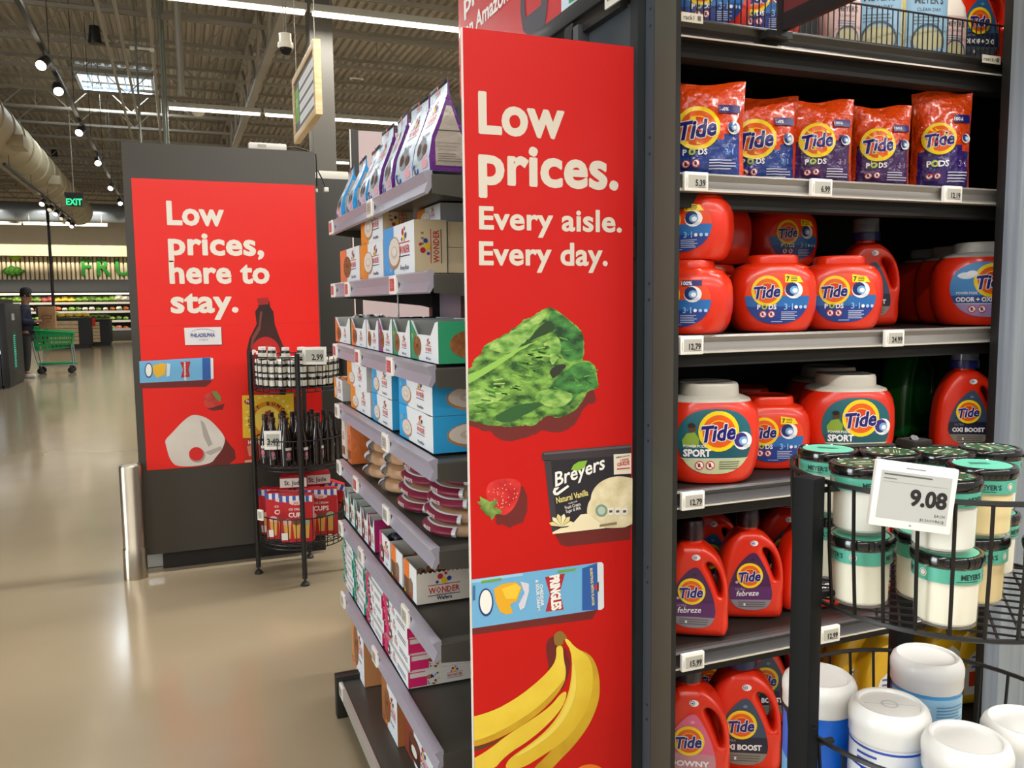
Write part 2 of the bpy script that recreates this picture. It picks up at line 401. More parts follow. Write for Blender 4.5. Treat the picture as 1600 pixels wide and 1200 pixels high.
b = B(); b.lathe([(.01, .05), (.1, .05), (.1, 0), (.06, -.03), (.01, -.035)], M('#e0dccf', .4), 18); o = b.build('smoke_detector', loc=p)
b2 = B(); b2.tube([(0, 0, .04), (0, 0, DECK-p.z)], .006, steel, 4); b2.build('hanger', o)
tag(o, 'round white smoke detector hanging over the dark board', 'smoke detector')
# dome camera
p = Vector((0, 0, CAMH))+ray(446, 70)*8; s = .0061
t = thing('dome_camera', 'white dome security camera on twin rods above the dark board', 'security camera', p)
wht = M('#e9e2cf', .4)
b = B(); b.lathe([(.01, .1), (.058, .1), (.06, .02), (.072, .015), (.074, -.02), (.066, -.035)], wht, 24); b.build('housing', t)
b = B(); b.lathe([(.06, -.03), (.056, -.06), (.04, -.09), (.015, -.103), (.001, -.105)], M('#2a2623', .12, trans=.3), 24); b.build('dome', t)
b = B()
for dx in (-.012, .012): b.tube([(dx, 0, .09), (dx, 0, DECK-p.z)], .005, steel, 5)
b.build('rod', t)
# exit sign
p = Vector((0, 0, CAMH))+ray(116, 315)*19
t = thing('exit_sign', 'green lit exit sign hanging over the main aisle', 'exit sign', p)
b = B(); b.box(-.17, .17, -.02, .02, -.11, .11, M('#14201a', .4), .006); b.f = F_plane_y(-.021); b.txt('EXIT', 0, -.075, .2, EM('#28f08a', 1.6), bold=.02, sx=.8); b.build('sign_face', t)
b = B(); b.box(-.19, .19, -.025, .025, .11, .2, blk); b.tube([(0, 0, .19), (0, 0, DECK-p.z)], .01, steel, 5); b.build('mount', t)
# hanging aisle sign, lies along the aisle
X = 1.0; ya, yb = yat(497, X, 3.0), yat(463, X, 2.9)
zt, zb = at(494, 62, 'X', X).z, at(497, 181, 'X', X).z
t = thing('aisle_sign', 'wood framed hanging aisle sign with white rows and green tab', 'hanging sign', (X, (ya+yb)/2, (zt+zb)/2))
wood = ramp2('pale_wood', '#c8a877', '#dcc297', 6, .5, (1, .4, 8)); hy, hz = (yb-ya)/2, (zt-zb)/2
b = B()
for (y0, y1, z0, z1) in ((-hy, -hy+.06, -hz, hz), (hy-.06, hy, -hz, hz), (-hy+.06, hy-.06, -hz, -hz+.055), (-hy+.06, hy-.06, hz-.055, hz)): b.box(-.025, .025, y0, y1, z0, z1, wood, .004)
b.build('frame', t)
b = B(); b.box(-.012, .012, -hy+.06, hy-.06, -hz+.055, hz-.055, M('#55534e', .5)); b.f = F_left(-.0125)
wp = P('#e6e4e2'); H2 = hz-.07
for k in range(4):
    v1 = H2-.02-k*(2*H2-.02)/4; v0 = v1-(2*H2)/4+.03
    b.rect(-hy+.32, v0, hy-.08, v1, wp, 1); b.fine(-hy+.4, v0+.03, hy-.2, v1-.03, 2, P('#6f6d6a'), k, 2)
b.rect(-hy+.08, -.12, -hy+.28, H2-.05, P('#6fae3a'), 1); b.fine(-hy+.11, 0, -hy+.25, H2-.12, 3, P('#d5e6c2'), 3, 2)
b.build('sign_board', t)
b = B()
for y in (-hy+.1, hy-.1): b.tube([(0, y, hz), (0, y, DECK-(zt+zb)/2)], .004, steel, 4)
b.build('hanger', t)
# ================================================================ far produce wall
YF = 38.0
def zf(py, px=100): return at(px, py, 'Y', YF).z
def xf(px): return xat(px, YF, 2)
b = B(); slat = ramp2('slat_wood', '#c9b48c', '#e3d2ad', 3, .55, (9, 1, .4)); z0, z1 = zf(437), zf(401)
b.box(-13.9, 1.5, YF+.1, YF+.5, z0, z1, M('#8c7c5e', .6)); x = -13.9
while x < 1.5: b.box(x, x+.1, YF, YF+.1, z0, z1, slat); x += .16
o = b.build('trim_1'); struct(o)
b = B(); b.box(-13.9, 1.5, YF-.5, YF+2, z1, zf(384), M('#c9b896', .6)); struct(b.build('trim_2'))
b = B(); b.box(-13.9, 1.5, YF-.15, YF+.5, zf(456), z0, M('#2f2f2d', .5)); struct(b.build('trim_3'))
t = thing('wall_sign', 'big green letters on the wood slats above the produce shelves', 'wall sign', (0, YF-.001, 0))
grn = M('#1f9416', .4)
for ch, px0 in (('F', 130), ('R', 154), ('U', 183)):
    b = B(); vs, fs, x0, x1 = text2d(ch, .02, 0, 2); u0 = xf(px0); s = (zf(403)-zf(430))/.73
    n = len(vs); F = [(u0+(x-x0)*s*.95, y*s+zf(430)) for x, y in vs]
    b.faces([(x, -.08, y) for x, y in F], fs, grn)
    ed = {}
    for f in fs:
        for a, c in zip(f, f[1:]+f[:1]): ed[frozenset((a, c))] = ed.get(frozenset((a, c)), 0)+1
    b.faces([(x, yy, y) for yy in (-.08, 0) for x, y in F], [[a, c, n+c, n+a] for a, c in map(tuple, [e for e, q in ed.items() if q == 1])], grn)
    b.build('letter', t, sharp=20)
t = thing('wall_emblem', 'green leaf emblem mounted on the wood slats', 'wall emblem', (xf(24), YF-.06, zf(424)))
b = B(); b.f = F_front; s = abs(xf(41)-xf(6))/2
leaf = [(-1, 0), (-.7, .35), (-.5, .28), (-.3, .5), (0, .5), (.15, .3), (.4, .42), (.62, .3), (.68, .14), (1, .12), (1, -.12), (.68, -.14), (.62, -.3), (.4, -.42), (.15, -.3), (0, -.5), (-.3, -.5), (-.5, -.28), (-.7, -.35)]
b.poly([(x*s, y*s*1.05) for x, y in leaf], grn, 0); b.poly([(x*s*.86, y*s*.8) for x, y in leaf], M('#7cc44d', .5), 3)
for q in (-.5, -.05, .4):
    b.poly([(q*s, 0), ((q+.25)*s, .3*s), ((q+.32)*s, .3*s), ((q+.08)*s, 0), ((q+.32)*s, -.3*s), ((q+.25)*s, -.3*s)], grn, 6)
b.rect(-.8*s, -.03*s, .9*s, .03*s, grn, 6)
bmesh.ops.recalc_face_normals(b.bm, faces=b.bm.faces); o = b.build('leaf', t); md = o.modifiers.new('thick', 'SOLIDIFY'); md.thickness = .04
t = thing('wall_emblem', 'lime green half round fruit emblem on the wood slats', 'wall emblem', (xf(28), YF-.06, zf(400)))
b = B(); b.f = F_front; b.poly([(s*.55*math.cos(PI+PI*j/14), s*.5*math.sin(PI+PI*j/14)) for j in range(15)], M('#a9cf1e', .4), 0); o = b.build('half_disc', t); md = o.modifiers.new('thick', 'SOLIDIFY'); md.thickness = .04
# produce case
t = thing('produce_case', 'long black refrigerated produce case under the slatted wall', 'display case', (0, YF, 0))
cb = M('#26241f', .5)
b = B(); b.box(-13.9, 1.5, .45, .55, 0, zf(456), cb); b.build('back_panel', t)
b = B(); b.box(-13.9, 1.5, -.5, .45, 0, .42, cb, .02); b.build('base', t)
b = B(); b.box(-13.9, 1.5, -.52, -.49, .42, .52, M('#8f8c84', .4)); b.build('bumper', t)
TIER = [(zf(473), .05), (zf(487), -.1), (zf(502), -.25)]
for z, y0 in TIER:
    o = B().box(-13.9, 1.5, y0, .45, z-.04, z, cb).build('shelf', t)
    b = B(); b.box(-13.9, 1.5, y0-.03, y0, z-.07, z+.02, M('#b9b4a6', .4)); b.build('price_rail', o)
b = B(); b.box(-13.9, 1.5, -.1, .0, zf(459)-.04, zf(459)+.02, EM('#fff2d8', 2.2)); b.build('case_light', t)
def lump(h1, h2, s=.16, fl=.7, seed=0):
    b = B(); b2 = bmesh.new(); bmesh.ops.create_icosphere(b2, subdivisions=2, radius=s); rr = random.Random(seed)
    for v in b2.verts: v.co *= rr.uniform(.8, 1.15); v.co.z *= fl
    b._join(b2, ramp2('produce_'+h1.strip('#'), h1, h2, 12, .5)); return b.build('produce_heap')
KINDS = [('#5d8a2c', '#a7c95a', 'leafy green'), ('#c9a21c', '#f0d44a', 'yellow'), ('#b3473f', '#e78a86', 'pink'), ('#3b5d24', '#79993f', 'dark green'), ('#d8d3b4', '#f3efdc', 'cream'), ('#8a3a1e', '#c7703a', 'rust coloured')]
protos = [lump(a, c, seed=i) for i, (a, c, n) in enumerate(KINDS)]
used = set()
ROWS = [(TIER[0][0], .2, [0, 0, 0, 0, 3, 0, 2, 2, 1, 1, 1, 0, 0, 3, 0, 0, 0, 4, 4], 'top'), (TIER[1][0], .05, [4, 3, 4, 0, 4, 5, 4, 4, 5, 4, 0, 3, 4, 4, 3, 4, 5, 4, 5], 'middle'), (TIER[2][0], -.1, [3, 0, 3, 5, 3, 0, 1, 3, 0, 3, 0, 3, 0, 3, 0, 5, 0, 3, 0], 'lower'), (.42, -.25, [5, 2, 5, 3, 2, 5, 5, 3, 2, 5, 2, 3, 5, 2, 2, 5, 3, 2, 5], 'bottom')]
for z, yo, seq, nm in ROWS:
    for j, k in enumerate(seq):
        px = 6+j*10.6; o = protos[k]
        if k in used: o = o.copy(); COL.objects.link(o)
        used.add(k); sc = rnd.uniform(.85, 1.15)*(1.1 if nm == 'top' else .75); o.scale = (sc*.92, sc*.95, sc); o.location = (xat(px, YF+yo, z), YF+yo, z+.13*sc)
        tag(o, '%s heap of %s produce on the %s shelf of the far case' % (ORD[j] if j < 16 else ['seventeenth', 'eighteenth', 'nineteenth'][j-16], KINDS[k][2], nm), 'produce', 'produce on the far wall case')
# produce bins in the middle distance
def bin_(px, pyb, w, h, label, fruit):
    p = at(px, pyb, 'Z', 0)
    t = thing('produce_bin', label, 'produce bin', (p.x, p.y, 0))
    b = B(); b.box(-w/2, w/2, 0, .9, .12, h, M('#1d1b19', .5)); b.box(-w/2+.05, w/2-.05, .05, .85, 0, .12, blk); b.build('body', t)
    b = B()
    for k in range(6): b.box(-w/2, w/2-.35, -.03, 0, .15+k*(h-.18)/6, .15+(k+.88)*(h-.18)/6, wood)
    b.build('slat_front', t)
    b = B(); b.box(-w/2, w/2, -.02, .9, h, h+.05, blk); b.build('rim', t)
    for k in range(9):
        o = protos[fruit].copy(); COL.objects.link(o); o.location = (p.x-w/2+.14+k*(w-.25)/8, p.y+.15+.25*(k % 2), h+.14); o.scale = (.7, .7, .7)
        tag(o, '%s heap of yellow fruit on the %s' % (ORD[k], 'wooden bin beside the cart' if px < 130 else 'black bin behind the cart'), 'produce', 'fruit heaps on the produce bins')
bin_(110, 545, 1.25, .98, 'wood slatted produce bin behind the green cart', 1)
bin_(150, 541, 1.0, .9, 'black produce bin to the far side of the slatted bin', 3)
p = at(132, 541, 'Z', 0)
t = thing('bin_sign', 'small red sign on a white post by the produce bins', 'sign', (p.x, p.y-.3, 0))
b = B(); b.tube([(0, 0, 0), (0, 0, 1.1)], .02, M('#d8d4ca', .4), 6); b.build('post', t)
b = B(); b.box(-.02, .42, -.02, .0, .72, 1.0, M('#e0281e', .4)); b.build('sign_face', t)
# sloped black canopy behind the shopper
p = at(88, 535, 'Y', 35.2)
t = thing('shade_canopy', 'sloped black canopy over the produce bin behind the shopper', 'canopy', (p.x, p.y, 0))
b = B(); za, zb_ = at(80, 480, 'Y', p.y).z, at(128, 503, 'Y', p.y).z; w_ = xat(130, p.y, 1.2)-p.x
b.faces([(-.6, 0, za), (w_, 0, zb_), (w_, 1.2, zb_), (-.6, 1.2, za), (-.6, 0, za-.35), (w_, 0, zb_-.06), (w_, 1.2, zb_-.06), (-.6, 1.2, za-.35)], [(0, 1, 2, 3), (0, 4, 5, 1), (1, 5, 6, 2), (3, 2, 6, 7), (0, 3, 7, 4), (4, 7, 6, 5)], blk); b.build('canopy_top', t)
b = B()
for x in (-.5, w_-.1): b.tube([(x, .6, 0), (x, .6, zb_)], .03, blk, 6)
b.build('support', t)
b = B(); b.box(-.45, w_-.15, .1, 1.1, .1, .6, blk2); b.build('base', t)
# tall thin pole
p = at(83, 470, 'Y', 32.9); p.z = 0
b = B(); b.tube([(p.x, p.y, 0), (p.x, p.y, at(71, 305, 'Y', p.y).z)], .05, blk, 8); b.lathe([(.2, 0), (.2, .02), (.05, .03)], blk, 12, (p.x, p.y, 0))
tag(b.build('support_pole'), 'tall thin black pole rising behind the green cart', 'pole')
# black chilled case at the left
p0 = at(17, 607, 'Z', 0); p1 = at(40, 597, 'Z', 0); dp = max(.4, yat(40, p0.x, .0)-p0.y)
t = thing('drink_cooler', 'black chilled case with teal lettering strip beside the shopper', 'cooler', (p0.x, p0.y, 0))
zt_ = at(14, 474, 'Y', p0.y).z
b = B(); b.box(-.12, 0, 0, dp, .04, zt_, blk, .01); b.box(-.1, -.02, .03, dp-.03, 0, .05, blk); b.build('side_cabinet', t)
b = B(); b.f = F_right(.001); b.step = .002; b.rect(dp*.25, .25, dp*.6, zt_-.15, P('#1c1b1a'), 0); b.rect(dp*.32, .3, dp*.52, .95, M('#123b33', .4), 1); b.fine(dp*.35, .33, dp*.49, .92, 16, EM('#2fc7a0', .5), 4, 2); b.rect(dp*.33, zt_-.3, dp*.52, zt_-.18, P('#8f9698'), 1); b.build('lettering_strip', t)
b = B(); b.box(-2.6, -.13, .02, dp, 0, .55, blk2, .01); b.build('base', t)
b = B(); b.box(-2.6, -.13, dp-.1, dp, .55, zt_, blk); b.build('back_panel', t)
for k in range(3):
    b = B(); zz = .62+k*.27; b.box(-2.6, -.13, .12, dp-.1, zz, zz+.02, M('#c8d5dd', .3)); b.box(-2.6, -.13, .1, .12, zz-.02, zz+.04, EM('#e8f4ff', .9)); b.build('shelf', t)
b = B(); b.box(-2.6, -.12, .0, dp, zt_, zt_+.08, blk); b.build('hood', t)
# ================================================================ signs and shelving
def ptxt(b, yp, s, pl, pr_, pb, pc, mat, bold=.035, k=None, res=3, x='X', space=1.03):
    """a printed line between two picture columns on the plane y = yp, baseline at row pb, capital height up to row pc"""
    A, C, D = at(pl, pb, 'Y', yp), at(pr_, pb, 'Y', yp), at(pl, pc, 'Y', yp)
    size = (D.z-A.z)/.727; vs, fs, x0, x1 = text2d(s, bold, 0, res, space)
    b.txt(s, A.x, A.z, size, mat, 'L', bold, 0, 0, (C.x-A.x)/((x1-x0)*size), k, res, space)
def PX(yp, pts, ox=0, oy=0, sc=1):
    return [(q.x, q.z) for q in (at(ox+x/sc, oy+y/sc, 'Y', yp) for x, y in pts)]
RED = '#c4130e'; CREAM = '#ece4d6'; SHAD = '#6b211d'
greenA = ramp2('lettuce_print', '#234f1e', '#86b84e', 42, .5, (1, 1, 1.9), lo=.36, hi=.64, detail=8)
greenB = ramp2('lettuce_print_light', '#4f8a32', '#a9cd6c', 46, .5, (1, 1, 1.9), detail=8)
greenC = ramp2('lettuce_print_deep', '#173d1c', '#4b9142', 42, .5, (1, 1, 1.9), detail=8)
# ---------------- tall red blade sign
YP = 1.40
x0, x1 = at(721.4, 43, 'Y', YP).x, at(990, 73, 'Y', YP).x; zt = 1.884
t = thing('sign_panel', 'tall red low prices sign panel between snack shelves and detergent shelves', 'sign', (0, 0, 0))
b = B(); b.box(x0, x1, YP, YP+.008, .12, zt, M('#e8e2da', .5)); b.f = F_plane_y(YP); b.step = .0002
rp = M(RED, .5, var=.03, sc=2, spec=.3)
b.rect(x0+.0015, .12, x1, zt, rp, 1); cr = M(CREAM, .5, var=0)
for s, pl, pr_, pb, pc, bo in (('Low', 749, 881, 206, 141, .036), ('prices.', 749, 965, 285, 219, .036), ('Every aisle.', 749, 971, 357, 321, .029), ('Every day.', 749, 949, 413, 376, .029)):
    ptxt(b, YP, s, pl, pr_, pb, pc, P('#d3cabb'), bo, 2, 4)
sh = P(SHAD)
def organic(pts, amp=0, seed=1):
    q = cyc(pts, 0); r = random.Random(seed+len(pts)); return [(x+r.uniform(-amp, amp), y+r.uniform(-amp, amp)) for x, y in q]
def T(pts, mat, k, ox=700, oy=450, sc=4.444, sm=None):
    if sm is None: sm = 4 if (ox, oy) == (700, 450) and len(pts) > 4 else -1
    if sm >= 0: pts = organic([(x-90 if x <= 150 else x+60 if x >= 1265 else x, y) for x, y in pts], sm)
    b.poly(clipx(PX(YP, pts, ox, oy, sc), x0+.0015, x1), mat, k)
def clipx(pts, lo, hi):
    for v, s_ in ((lo, 1), (hi, -1)):
        out = []
        for p, q in zip(pts, pts[1:]+pts[:1]):
            a, c = (p[0]-v)*s_ >= 0, (q[0]-v)*s_ >= 0
            if a: out.append(p)
            if a != c: t_ = (v-p[0])/(q[0]-p[0]); out.append((v, p[1]+(q[1]-p[1])*t_))
        pts = out
    return pts
# lettuce
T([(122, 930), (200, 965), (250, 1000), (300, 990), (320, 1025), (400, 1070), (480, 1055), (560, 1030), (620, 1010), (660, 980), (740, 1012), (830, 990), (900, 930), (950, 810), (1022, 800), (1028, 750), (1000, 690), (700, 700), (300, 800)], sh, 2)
T([(120, 590), (165, 560), (170, 510), (205, 480), (235, 450), (240, 410), (290, 380), (310, 365), (350, 350), (380, 325), (420, 310), (450, 280), (480, 268), (520, 220), (580, 205), (620, 170), (690, 135), (715, 130), (760, 160), (830, 210), (870, 252), (900, 265), (935, 310), (945, 360), (942, 480), (930, 505), (985, 503), (1020, 545), (1035, 600), (1040, 640), (1045, 700), (970, 712), (940, 780), (880, 850), (800, 895), (760, 905), (690, 880), (640, 920), (590, 960), (540, 950), (500, 958), (400, 966), (350, 950), (300, 960), (240, 940), (200, 932), (120, 902)], greenA, 3)
T([(720, 140), (870, 255), (930, 310), (942, 480), (880, 512), (790, 500), (785, 380), (740, 300), (690, 240)], greenC, 4)
T([(740, 640), (800, 590), (880, 520), (985, 508), (1035, 640), (1040, 695), (960, 710), (910, 730), (820, 842), (760, 830), (680, 720)], greenC, 4)
T([(280, 420), (300, 385), (400, 330), (500, 262), (580, 215), (690, 150), (672, 220), (600, 270), (578, 340), (500, 400), (430, 455), (330, 440)], greenB, 4)
T([(560, 350), (675, 228), (735, 235), (740, 300), (640, 335), (570, 372)], P('#24421f'), 5)
T([(700, 560), (790, 520), (830, 540), (760, 600), (720, 640)], P('#2c2f23'), 5)
T([(120, 800), (250, 610), (480, 470), (620, 400), (740, 330), (785, 360), (780, 460), (740, 540), (690, 590), (640, 650), (560, 740), (440, 770), (300, 800), (140, 840)], greenA, 6)
T([(640, 400), (740, 330), (785, 360), (780, 460), (720, 550), (700, 480), (720, 400)], greenB, 7)
T([(120, 650), (250, 555), (400, 462), (560, 382), (640, 362), (560, 400), (430, 480), (280, 590), (120, 720)], P('#8fc052'), 7)
T([(300, 900), (450, 820), (600, 790), (690, 800), (600, 840), (470, 920), (380, 935)], P('#2c5a2a'), 5)
T([(580, 745), (700, 690), (900, 735), (790, 838), (660, 820)], greenB, 6)
T([(120, 740), (300, 690), (420, 730), (330, 800), (130, 842)], greenB, 7)
rr = random.Random(3)
for i in range(46):      # printed veins
    u, v = rr.uniform(170, 640), 0; v = 900-u*.75+rr.uniform(-40, 130); L = rr.uniform(30, 90); a = rr.uniform(-.2, .45)
    T([(u, v), (u+L*math.cos(a), v+L*math.sin(a)), (u+L*math.cos(a)-4, v+L*math.sin(a)+9), (u-2, v+9)], P(rr.choice(['#2f6a26', '#a9d06a', '#37702c', '#8cbb52'])), 8)
for i in range(26):
    u, v = rr.uniform(720, 1000), rr.uniform(300, 800); L = rr.uniform(20, 60); a = rr.uniform(-1, 1)
    if u > 930 and v < 520: continue
    if v > 800-(u-720)*.3: continue
    T([(u, v), (u+L*math.cos(a), v+L*math.sin(a)), (u+L*math.cos(a), v+L*math.sin(a)+7), (u, v+7)], P(rr.choice(['#5da045', '#75b45a', '#1c4a22'])), 8)
# strawberry
def S(pts, mat, k): T(pts, mat, k, 700, 690, 4.444, 0 if len(pts) > 12 and mat is not scoop_ else -1)
scoop_ = None
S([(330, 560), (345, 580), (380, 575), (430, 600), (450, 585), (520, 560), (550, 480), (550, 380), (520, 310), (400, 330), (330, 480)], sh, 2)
S([(262, 375), (265, 320), (290, 282), (340, 262), (400, 254), (460, 258), (500, 280), (506, 310), (495, 375), (470, 440), (430, 492), (380, 517), (330, 482), (285, 430)], ramp2('strawberry_print', '#b5141c', '#e23a34', 30), 3)
for i in range(44):
    u, v = rr.uniform(280, 490), rr.uniform(275, 490)
    if u-280+v-275 < 380 and (u-380)**2+(v-370)**2 < 10500: S([(u-3, v-4), (u+3, v-4), (u+2, v+4), (u-3, v+3)], P('#f3b9a0'), 4)
S([(215, 372), (245, 395), (265, 400), (290, 420), (330, 400), (345, 402), (335, 435), (310, 455), (340, 460), (375, 480), (368, 505), (330, 500), (322, 520), (300, 552), (292, 515), (262, 512), (240, 475), (215, 462), (236, 450), (205, 428), (200, 412), (228, 418)], ramp2('strawberry_leaf_print', '#4a6a25', '#8aa750', 40), 5)
# ice cream tub
S([(745, 650), (780, 715), (830, 728), (1265, 680), (1270, 560), (740, 600)], sh, 2)
S([(668, 130), (1270, 84), (1270, 590), (724, 641)], P('#262229'), 3)
S([(668, 130), (712, 128), (760, 636), (724, 641)], P('#3d383d'), 4)
S([(650, 84), (668, 70), (1270, 18), (1270, 92), (668, 134), (652, 130)], P('#3a3438'), 4)
S([(665, 76), (1270, 24), (1270, 40), (665, 92)], P('#5c5558'), 5)
def arc(cx, cy, rx, ry, a0, a1, n=16): return [(cx+rx*math.cos(a0+(a1-a0)*j/n), cy+ry*math.sin(a0+(a1-a0)*j/n)) for j in range(n+1)]
scoop = ramp2('ice_cream_print', '#d3c394', '#efe4bf', 30, .5)
S([(960, 500), (970, 430)]+arc(1190, 400, 200, 160, PI, PI*1.62)+[(1270, 260), (1270, 588), (1050, 606), (985, 540)], scoop, 5)
S([(724, 628), (780, 600), (830, 592), (870, 560), (920, 505), (960, 500), (1010, 530), (1060, 570), (1090, 600), (724, 641)], P('#efe3bd'), 6)
for q in range(6):
    a = -2.9+q*.52; S([(785, 590), (785+70*math.cos(a-.2), 585+70*math.sin(a-.2)), (785+88*math.cos(a), 585+88*math.sin(a)), (785+66*math.cos(a+.25), 585+66*math.sin(a+.25))], P('#f1e6b8' if q % 2 else '#e2d292'), 7)
def stx(s, pl, pr_, pb, pc, mat, bold=.02, rot=.1, k=7, shear=0):
    A, C, D = at(700+pl/4.444, 690+pb/4.444, 'Y', YP), at(700+pr_/4.444, 690+pb/4.444, 'Y', YP), at(700+pl/4.444, 690+pc/4.444, 'Y', YP)
    sz = (D.z-A.z)/.727; vs, fs, a, c = text2d(s, bold, shear, 2); b.txt(s, A.x, A.z, sz, mat, 'L', bold, shear, rot, (C.x-A.x)/((c-a)*sz*math.cos(rot)), k, 2)
wh = P('#f4f1ea'); stx('Breyers', 742, 1096, 312, 212, wh, .02, .24, 7, .25)
S([(725, 350), (735, 320), (770, 315), (760, 330), (745, 340), (750, 356), (830, 300), (840, 312), (760, 372), (735, 370)], wh, 7)
S([(850, 195), (870, 160), (905, 138), (965, 130), (945, 180), (900, 202)], P('#86b83a'), 8)
stx('Natural Vanilla', 752, 972, 428, 384, P('#e8d884'), .02, .14); stx('Fresh Cream,', 812, 922, 470, 446, wh, .005, .14); stx('Sugar & Milk', 818, 922, 496, 473, wh, .005, .14); stx('made with', 835, 895, 434, 420, wh, .0, .14)
S([(1148, 88), (1270, 80), (1270, 222), (1150, 228)], P('#eae2cc'), 6)
stx('100%', 1196, 1256, 150, 120, P('#b8302c'), .02, .06, 8); stx('GRADE', 1172, 1258, 172, 148, P('#b8302c'), .03, .06, 8); stx('AMERICAN FA', 1162, 1260, 116, 104, P('#3a3438'), .01, .06, 8)
S([(1170, 186), (1262, 178), (1262, 186), (1170, 194)], P('#b8302c'), 8)
S(arc(1063, 478, 42, 44, 0, 2*PI, 20), P('#7d9a8b'), 7); S(arc(1063, 478, 26, 28, 0, 2*PI, 20), P('#b9c7b6'), 8)
for i, q in enumerate((1108, 1156, 1204)):
    S([(q, 460), (q+38, 456), (q+38, 500), (q+19, 516), (q, 504)], P('#e9e6da'), 8); S([(q+8, 476), (q+30, 474), (q+30, 490), (q+8, 492)], P('#55504c'), 9)
S([(1050, 575), (1170, 556), (1170, 574), (1050, 592)], P('#8a7a60'), 8)
# crisps can lying on its side
S([(140, 1240), (1050, 1130), (1030, 1180), (1000, 1232), (140, 1305+40)], sh, 2)
can = P('#6fb2dc')
S([(146, 960), (1000, 845), (1050, 838), (1060, 1160), (1000, 1172), (146, 1300)], can, 3)
S([(930, 880), (1045, 838), (1055, 1165), (930, 1172)], P('#2c5ea8'), 4)
S([(1035, 838), (1065, 836), (1078, 850), (1082, 1150), (1065, 1166), (1040, 1168)], P('#dfe3e6'), 5)
S([(1010, 1010), (1045, 970), (1045, 1045)], P('#c43a3a'), 5)
S([(150, 962), (520, 912), (520, 930), (150, 985)], P('#9ccbe8'), 4); S([(230, 966), (370, 946), (370, 962), (230, 984)], P('#6aa63c'), 5); S([(760, 895), (890, 878), (880, 895), (760, 912)], P('#6aa63c'), 5)
def stv(s, px, py, hpx, lpx, mat, k=6, bold=.03):
    A = at(700+px/4.444, 690+py/4.444, 'Y', YP); C = at(700+px/4.444, 690+(py+lpx)/4.444, 'Y', YP); D = at(700+(px+hpx)/4.444, 690+py/4.444, 'Y', YP)
    sz = (D.x-A.x)/.727; vs, fs, a, c = text2d(s, bold, 0, 2); b.txt(s, A.x, A.z, sz, mat, 'L', bold, 0, -PI/2+.06, (A.z-C.z)/((c-a)*sz), k, 2)
S([(672, 940), (810, 915), (775, 1045), (802, 1165), (676, 1180), (706, 1060)], P('#b3272d'), 5); stv('PRINGLES', 706, 934, 66, 240, wh, 7, .05)
stv('CHEDDAR', 634, 992, 22, 150, wh); stv('& SOUR CREAM', 606, 960, 20, 215, wh); stv('BURSTING WITH FLAVOR', 984, 880, 18, 262, P('#e9d98a'), 6)
S(arc(262, 1115, 52, 98, 0, 2*PI, 22), P('#1f3f78'), 5); S(arc(262, 1112, 42, 84, 0, 2*PI, 22), P('#f1f0ea'), 6)
S([(318, 1020), (380, 985), (470, 975), (510, 1010), (480, 1100), (430, 1130), (450, 1190), (400, 1200), (360, 1180), (330, 1110)], P('#e9ae26'), 5); S([(370, 1020), (470, 985), (505, 1010), (470, 1090), (400, 1090)], P('#f4c93c'), 6)
S([(500, 970), (560, 985), (560, 1040), (530, 1150), (500, 1170), (488, 1130), (530, 1050)], P('#d9d6e2'), 6)
S([(170, 1000), (188, 998), (188, 1100), (170, 1102)], P('#3f6f95'), 6)
# bananas
def N(pts, mat, k): T(pts, mat, k, 700, 930, 4.444, 0)
ban = ramp2('banana_print', '#d8ae1c', '#f1d648', 7, .5, (1, 1, 1), lo=.3, hi=.7); ban2 = ramp2('banana_print_deep', '#b98d12', '#dcb428', 9)
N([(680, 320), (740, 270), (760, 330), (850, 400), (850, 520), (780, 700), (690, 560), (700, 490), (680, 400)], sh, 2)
N([(820, 310), (880, 370), (960, 395), (1010, 440), (1045, 530), (1055, 640), (1045, 740), (1000, 860), (940, 960), (860, 1060), (760, 1160), (700, 1230), (560, 1230), (700, 1100), (860, 900), (980, 700)], ban2, 3)
N([(800, 300), (830, 300), (880, 360), (950, 400), (1000, 470), (1010, 600), (985, 740), (920, 880), (800, 1020), (660, 1110), (520, 1200), (400, 1210), (400, 1170), (440, 1120), (600, 1010), (720, 900), (810, 760), (855, 600), (862, 400)], ban, 4)
N([(780, 680), (830, 660), (800, 770), (700, 890), (560, 1010), (400, 1110), (300, 1230), (140, 1230), (150, 1190), (260, 1090), (420, 960), (600, 850), (720, 760)], ban, 5)
N([(748, 350), (797, 345), (800, 440), (822, 530), (800, 620), (740, 710), (620, 830), (440, 950), (240, 1040), (140, 1070), (140, 870), (300, 810), (480, 710), (620, 600), (720, 500), (752, 430)], ban, 6)
N([(820, 560), (800, 620), (740, 710), (620, 830), (440, 950), (240, 1040), (140, 1070), (140, 1030), (240, 1000), (440, 900), (620, 780), (760, 640)], ban2, 7)
N([(862, 420), (862, 600), (820, 770), (730, 910), (600, 1020), (440, 1130), (560, 1080), (740, 950), (850, 800), (900, 620)], P('#efd75a'), 6)
N([(140, 1075), (300, 1030), (420, 960), (300, 1050), (140, 1120)], P('#5a3a16'), 4)
N([(733, 270), (778, 235), (825, 285), (820, 300), (800, 300), (800, 345), (740, 352), (730, 300)], P('#8c6a2c'), 8)
N([(800, 350), (850, 400), (850, 460), (825, 440)], P('#8f1512'), 6)
N(arc(985, 1235, 100, 62, PI, 2*PI), P('#e8791c'), 3)
b.build('printed_face', t)
b = B(); b.box(x0+.02, x1-.02, YP+.008, YP+.03, .12, .16, blk2); b.box(x1-.05, x1+.01, YP+.008, YP+.03, 1.5, 1.56, blk2); b.build('bracket', t)
b = B(); b.box(x0+.03, x1-.01, YP+.002, YP+.03, 0, .12, blk2); b.build('foot', t)
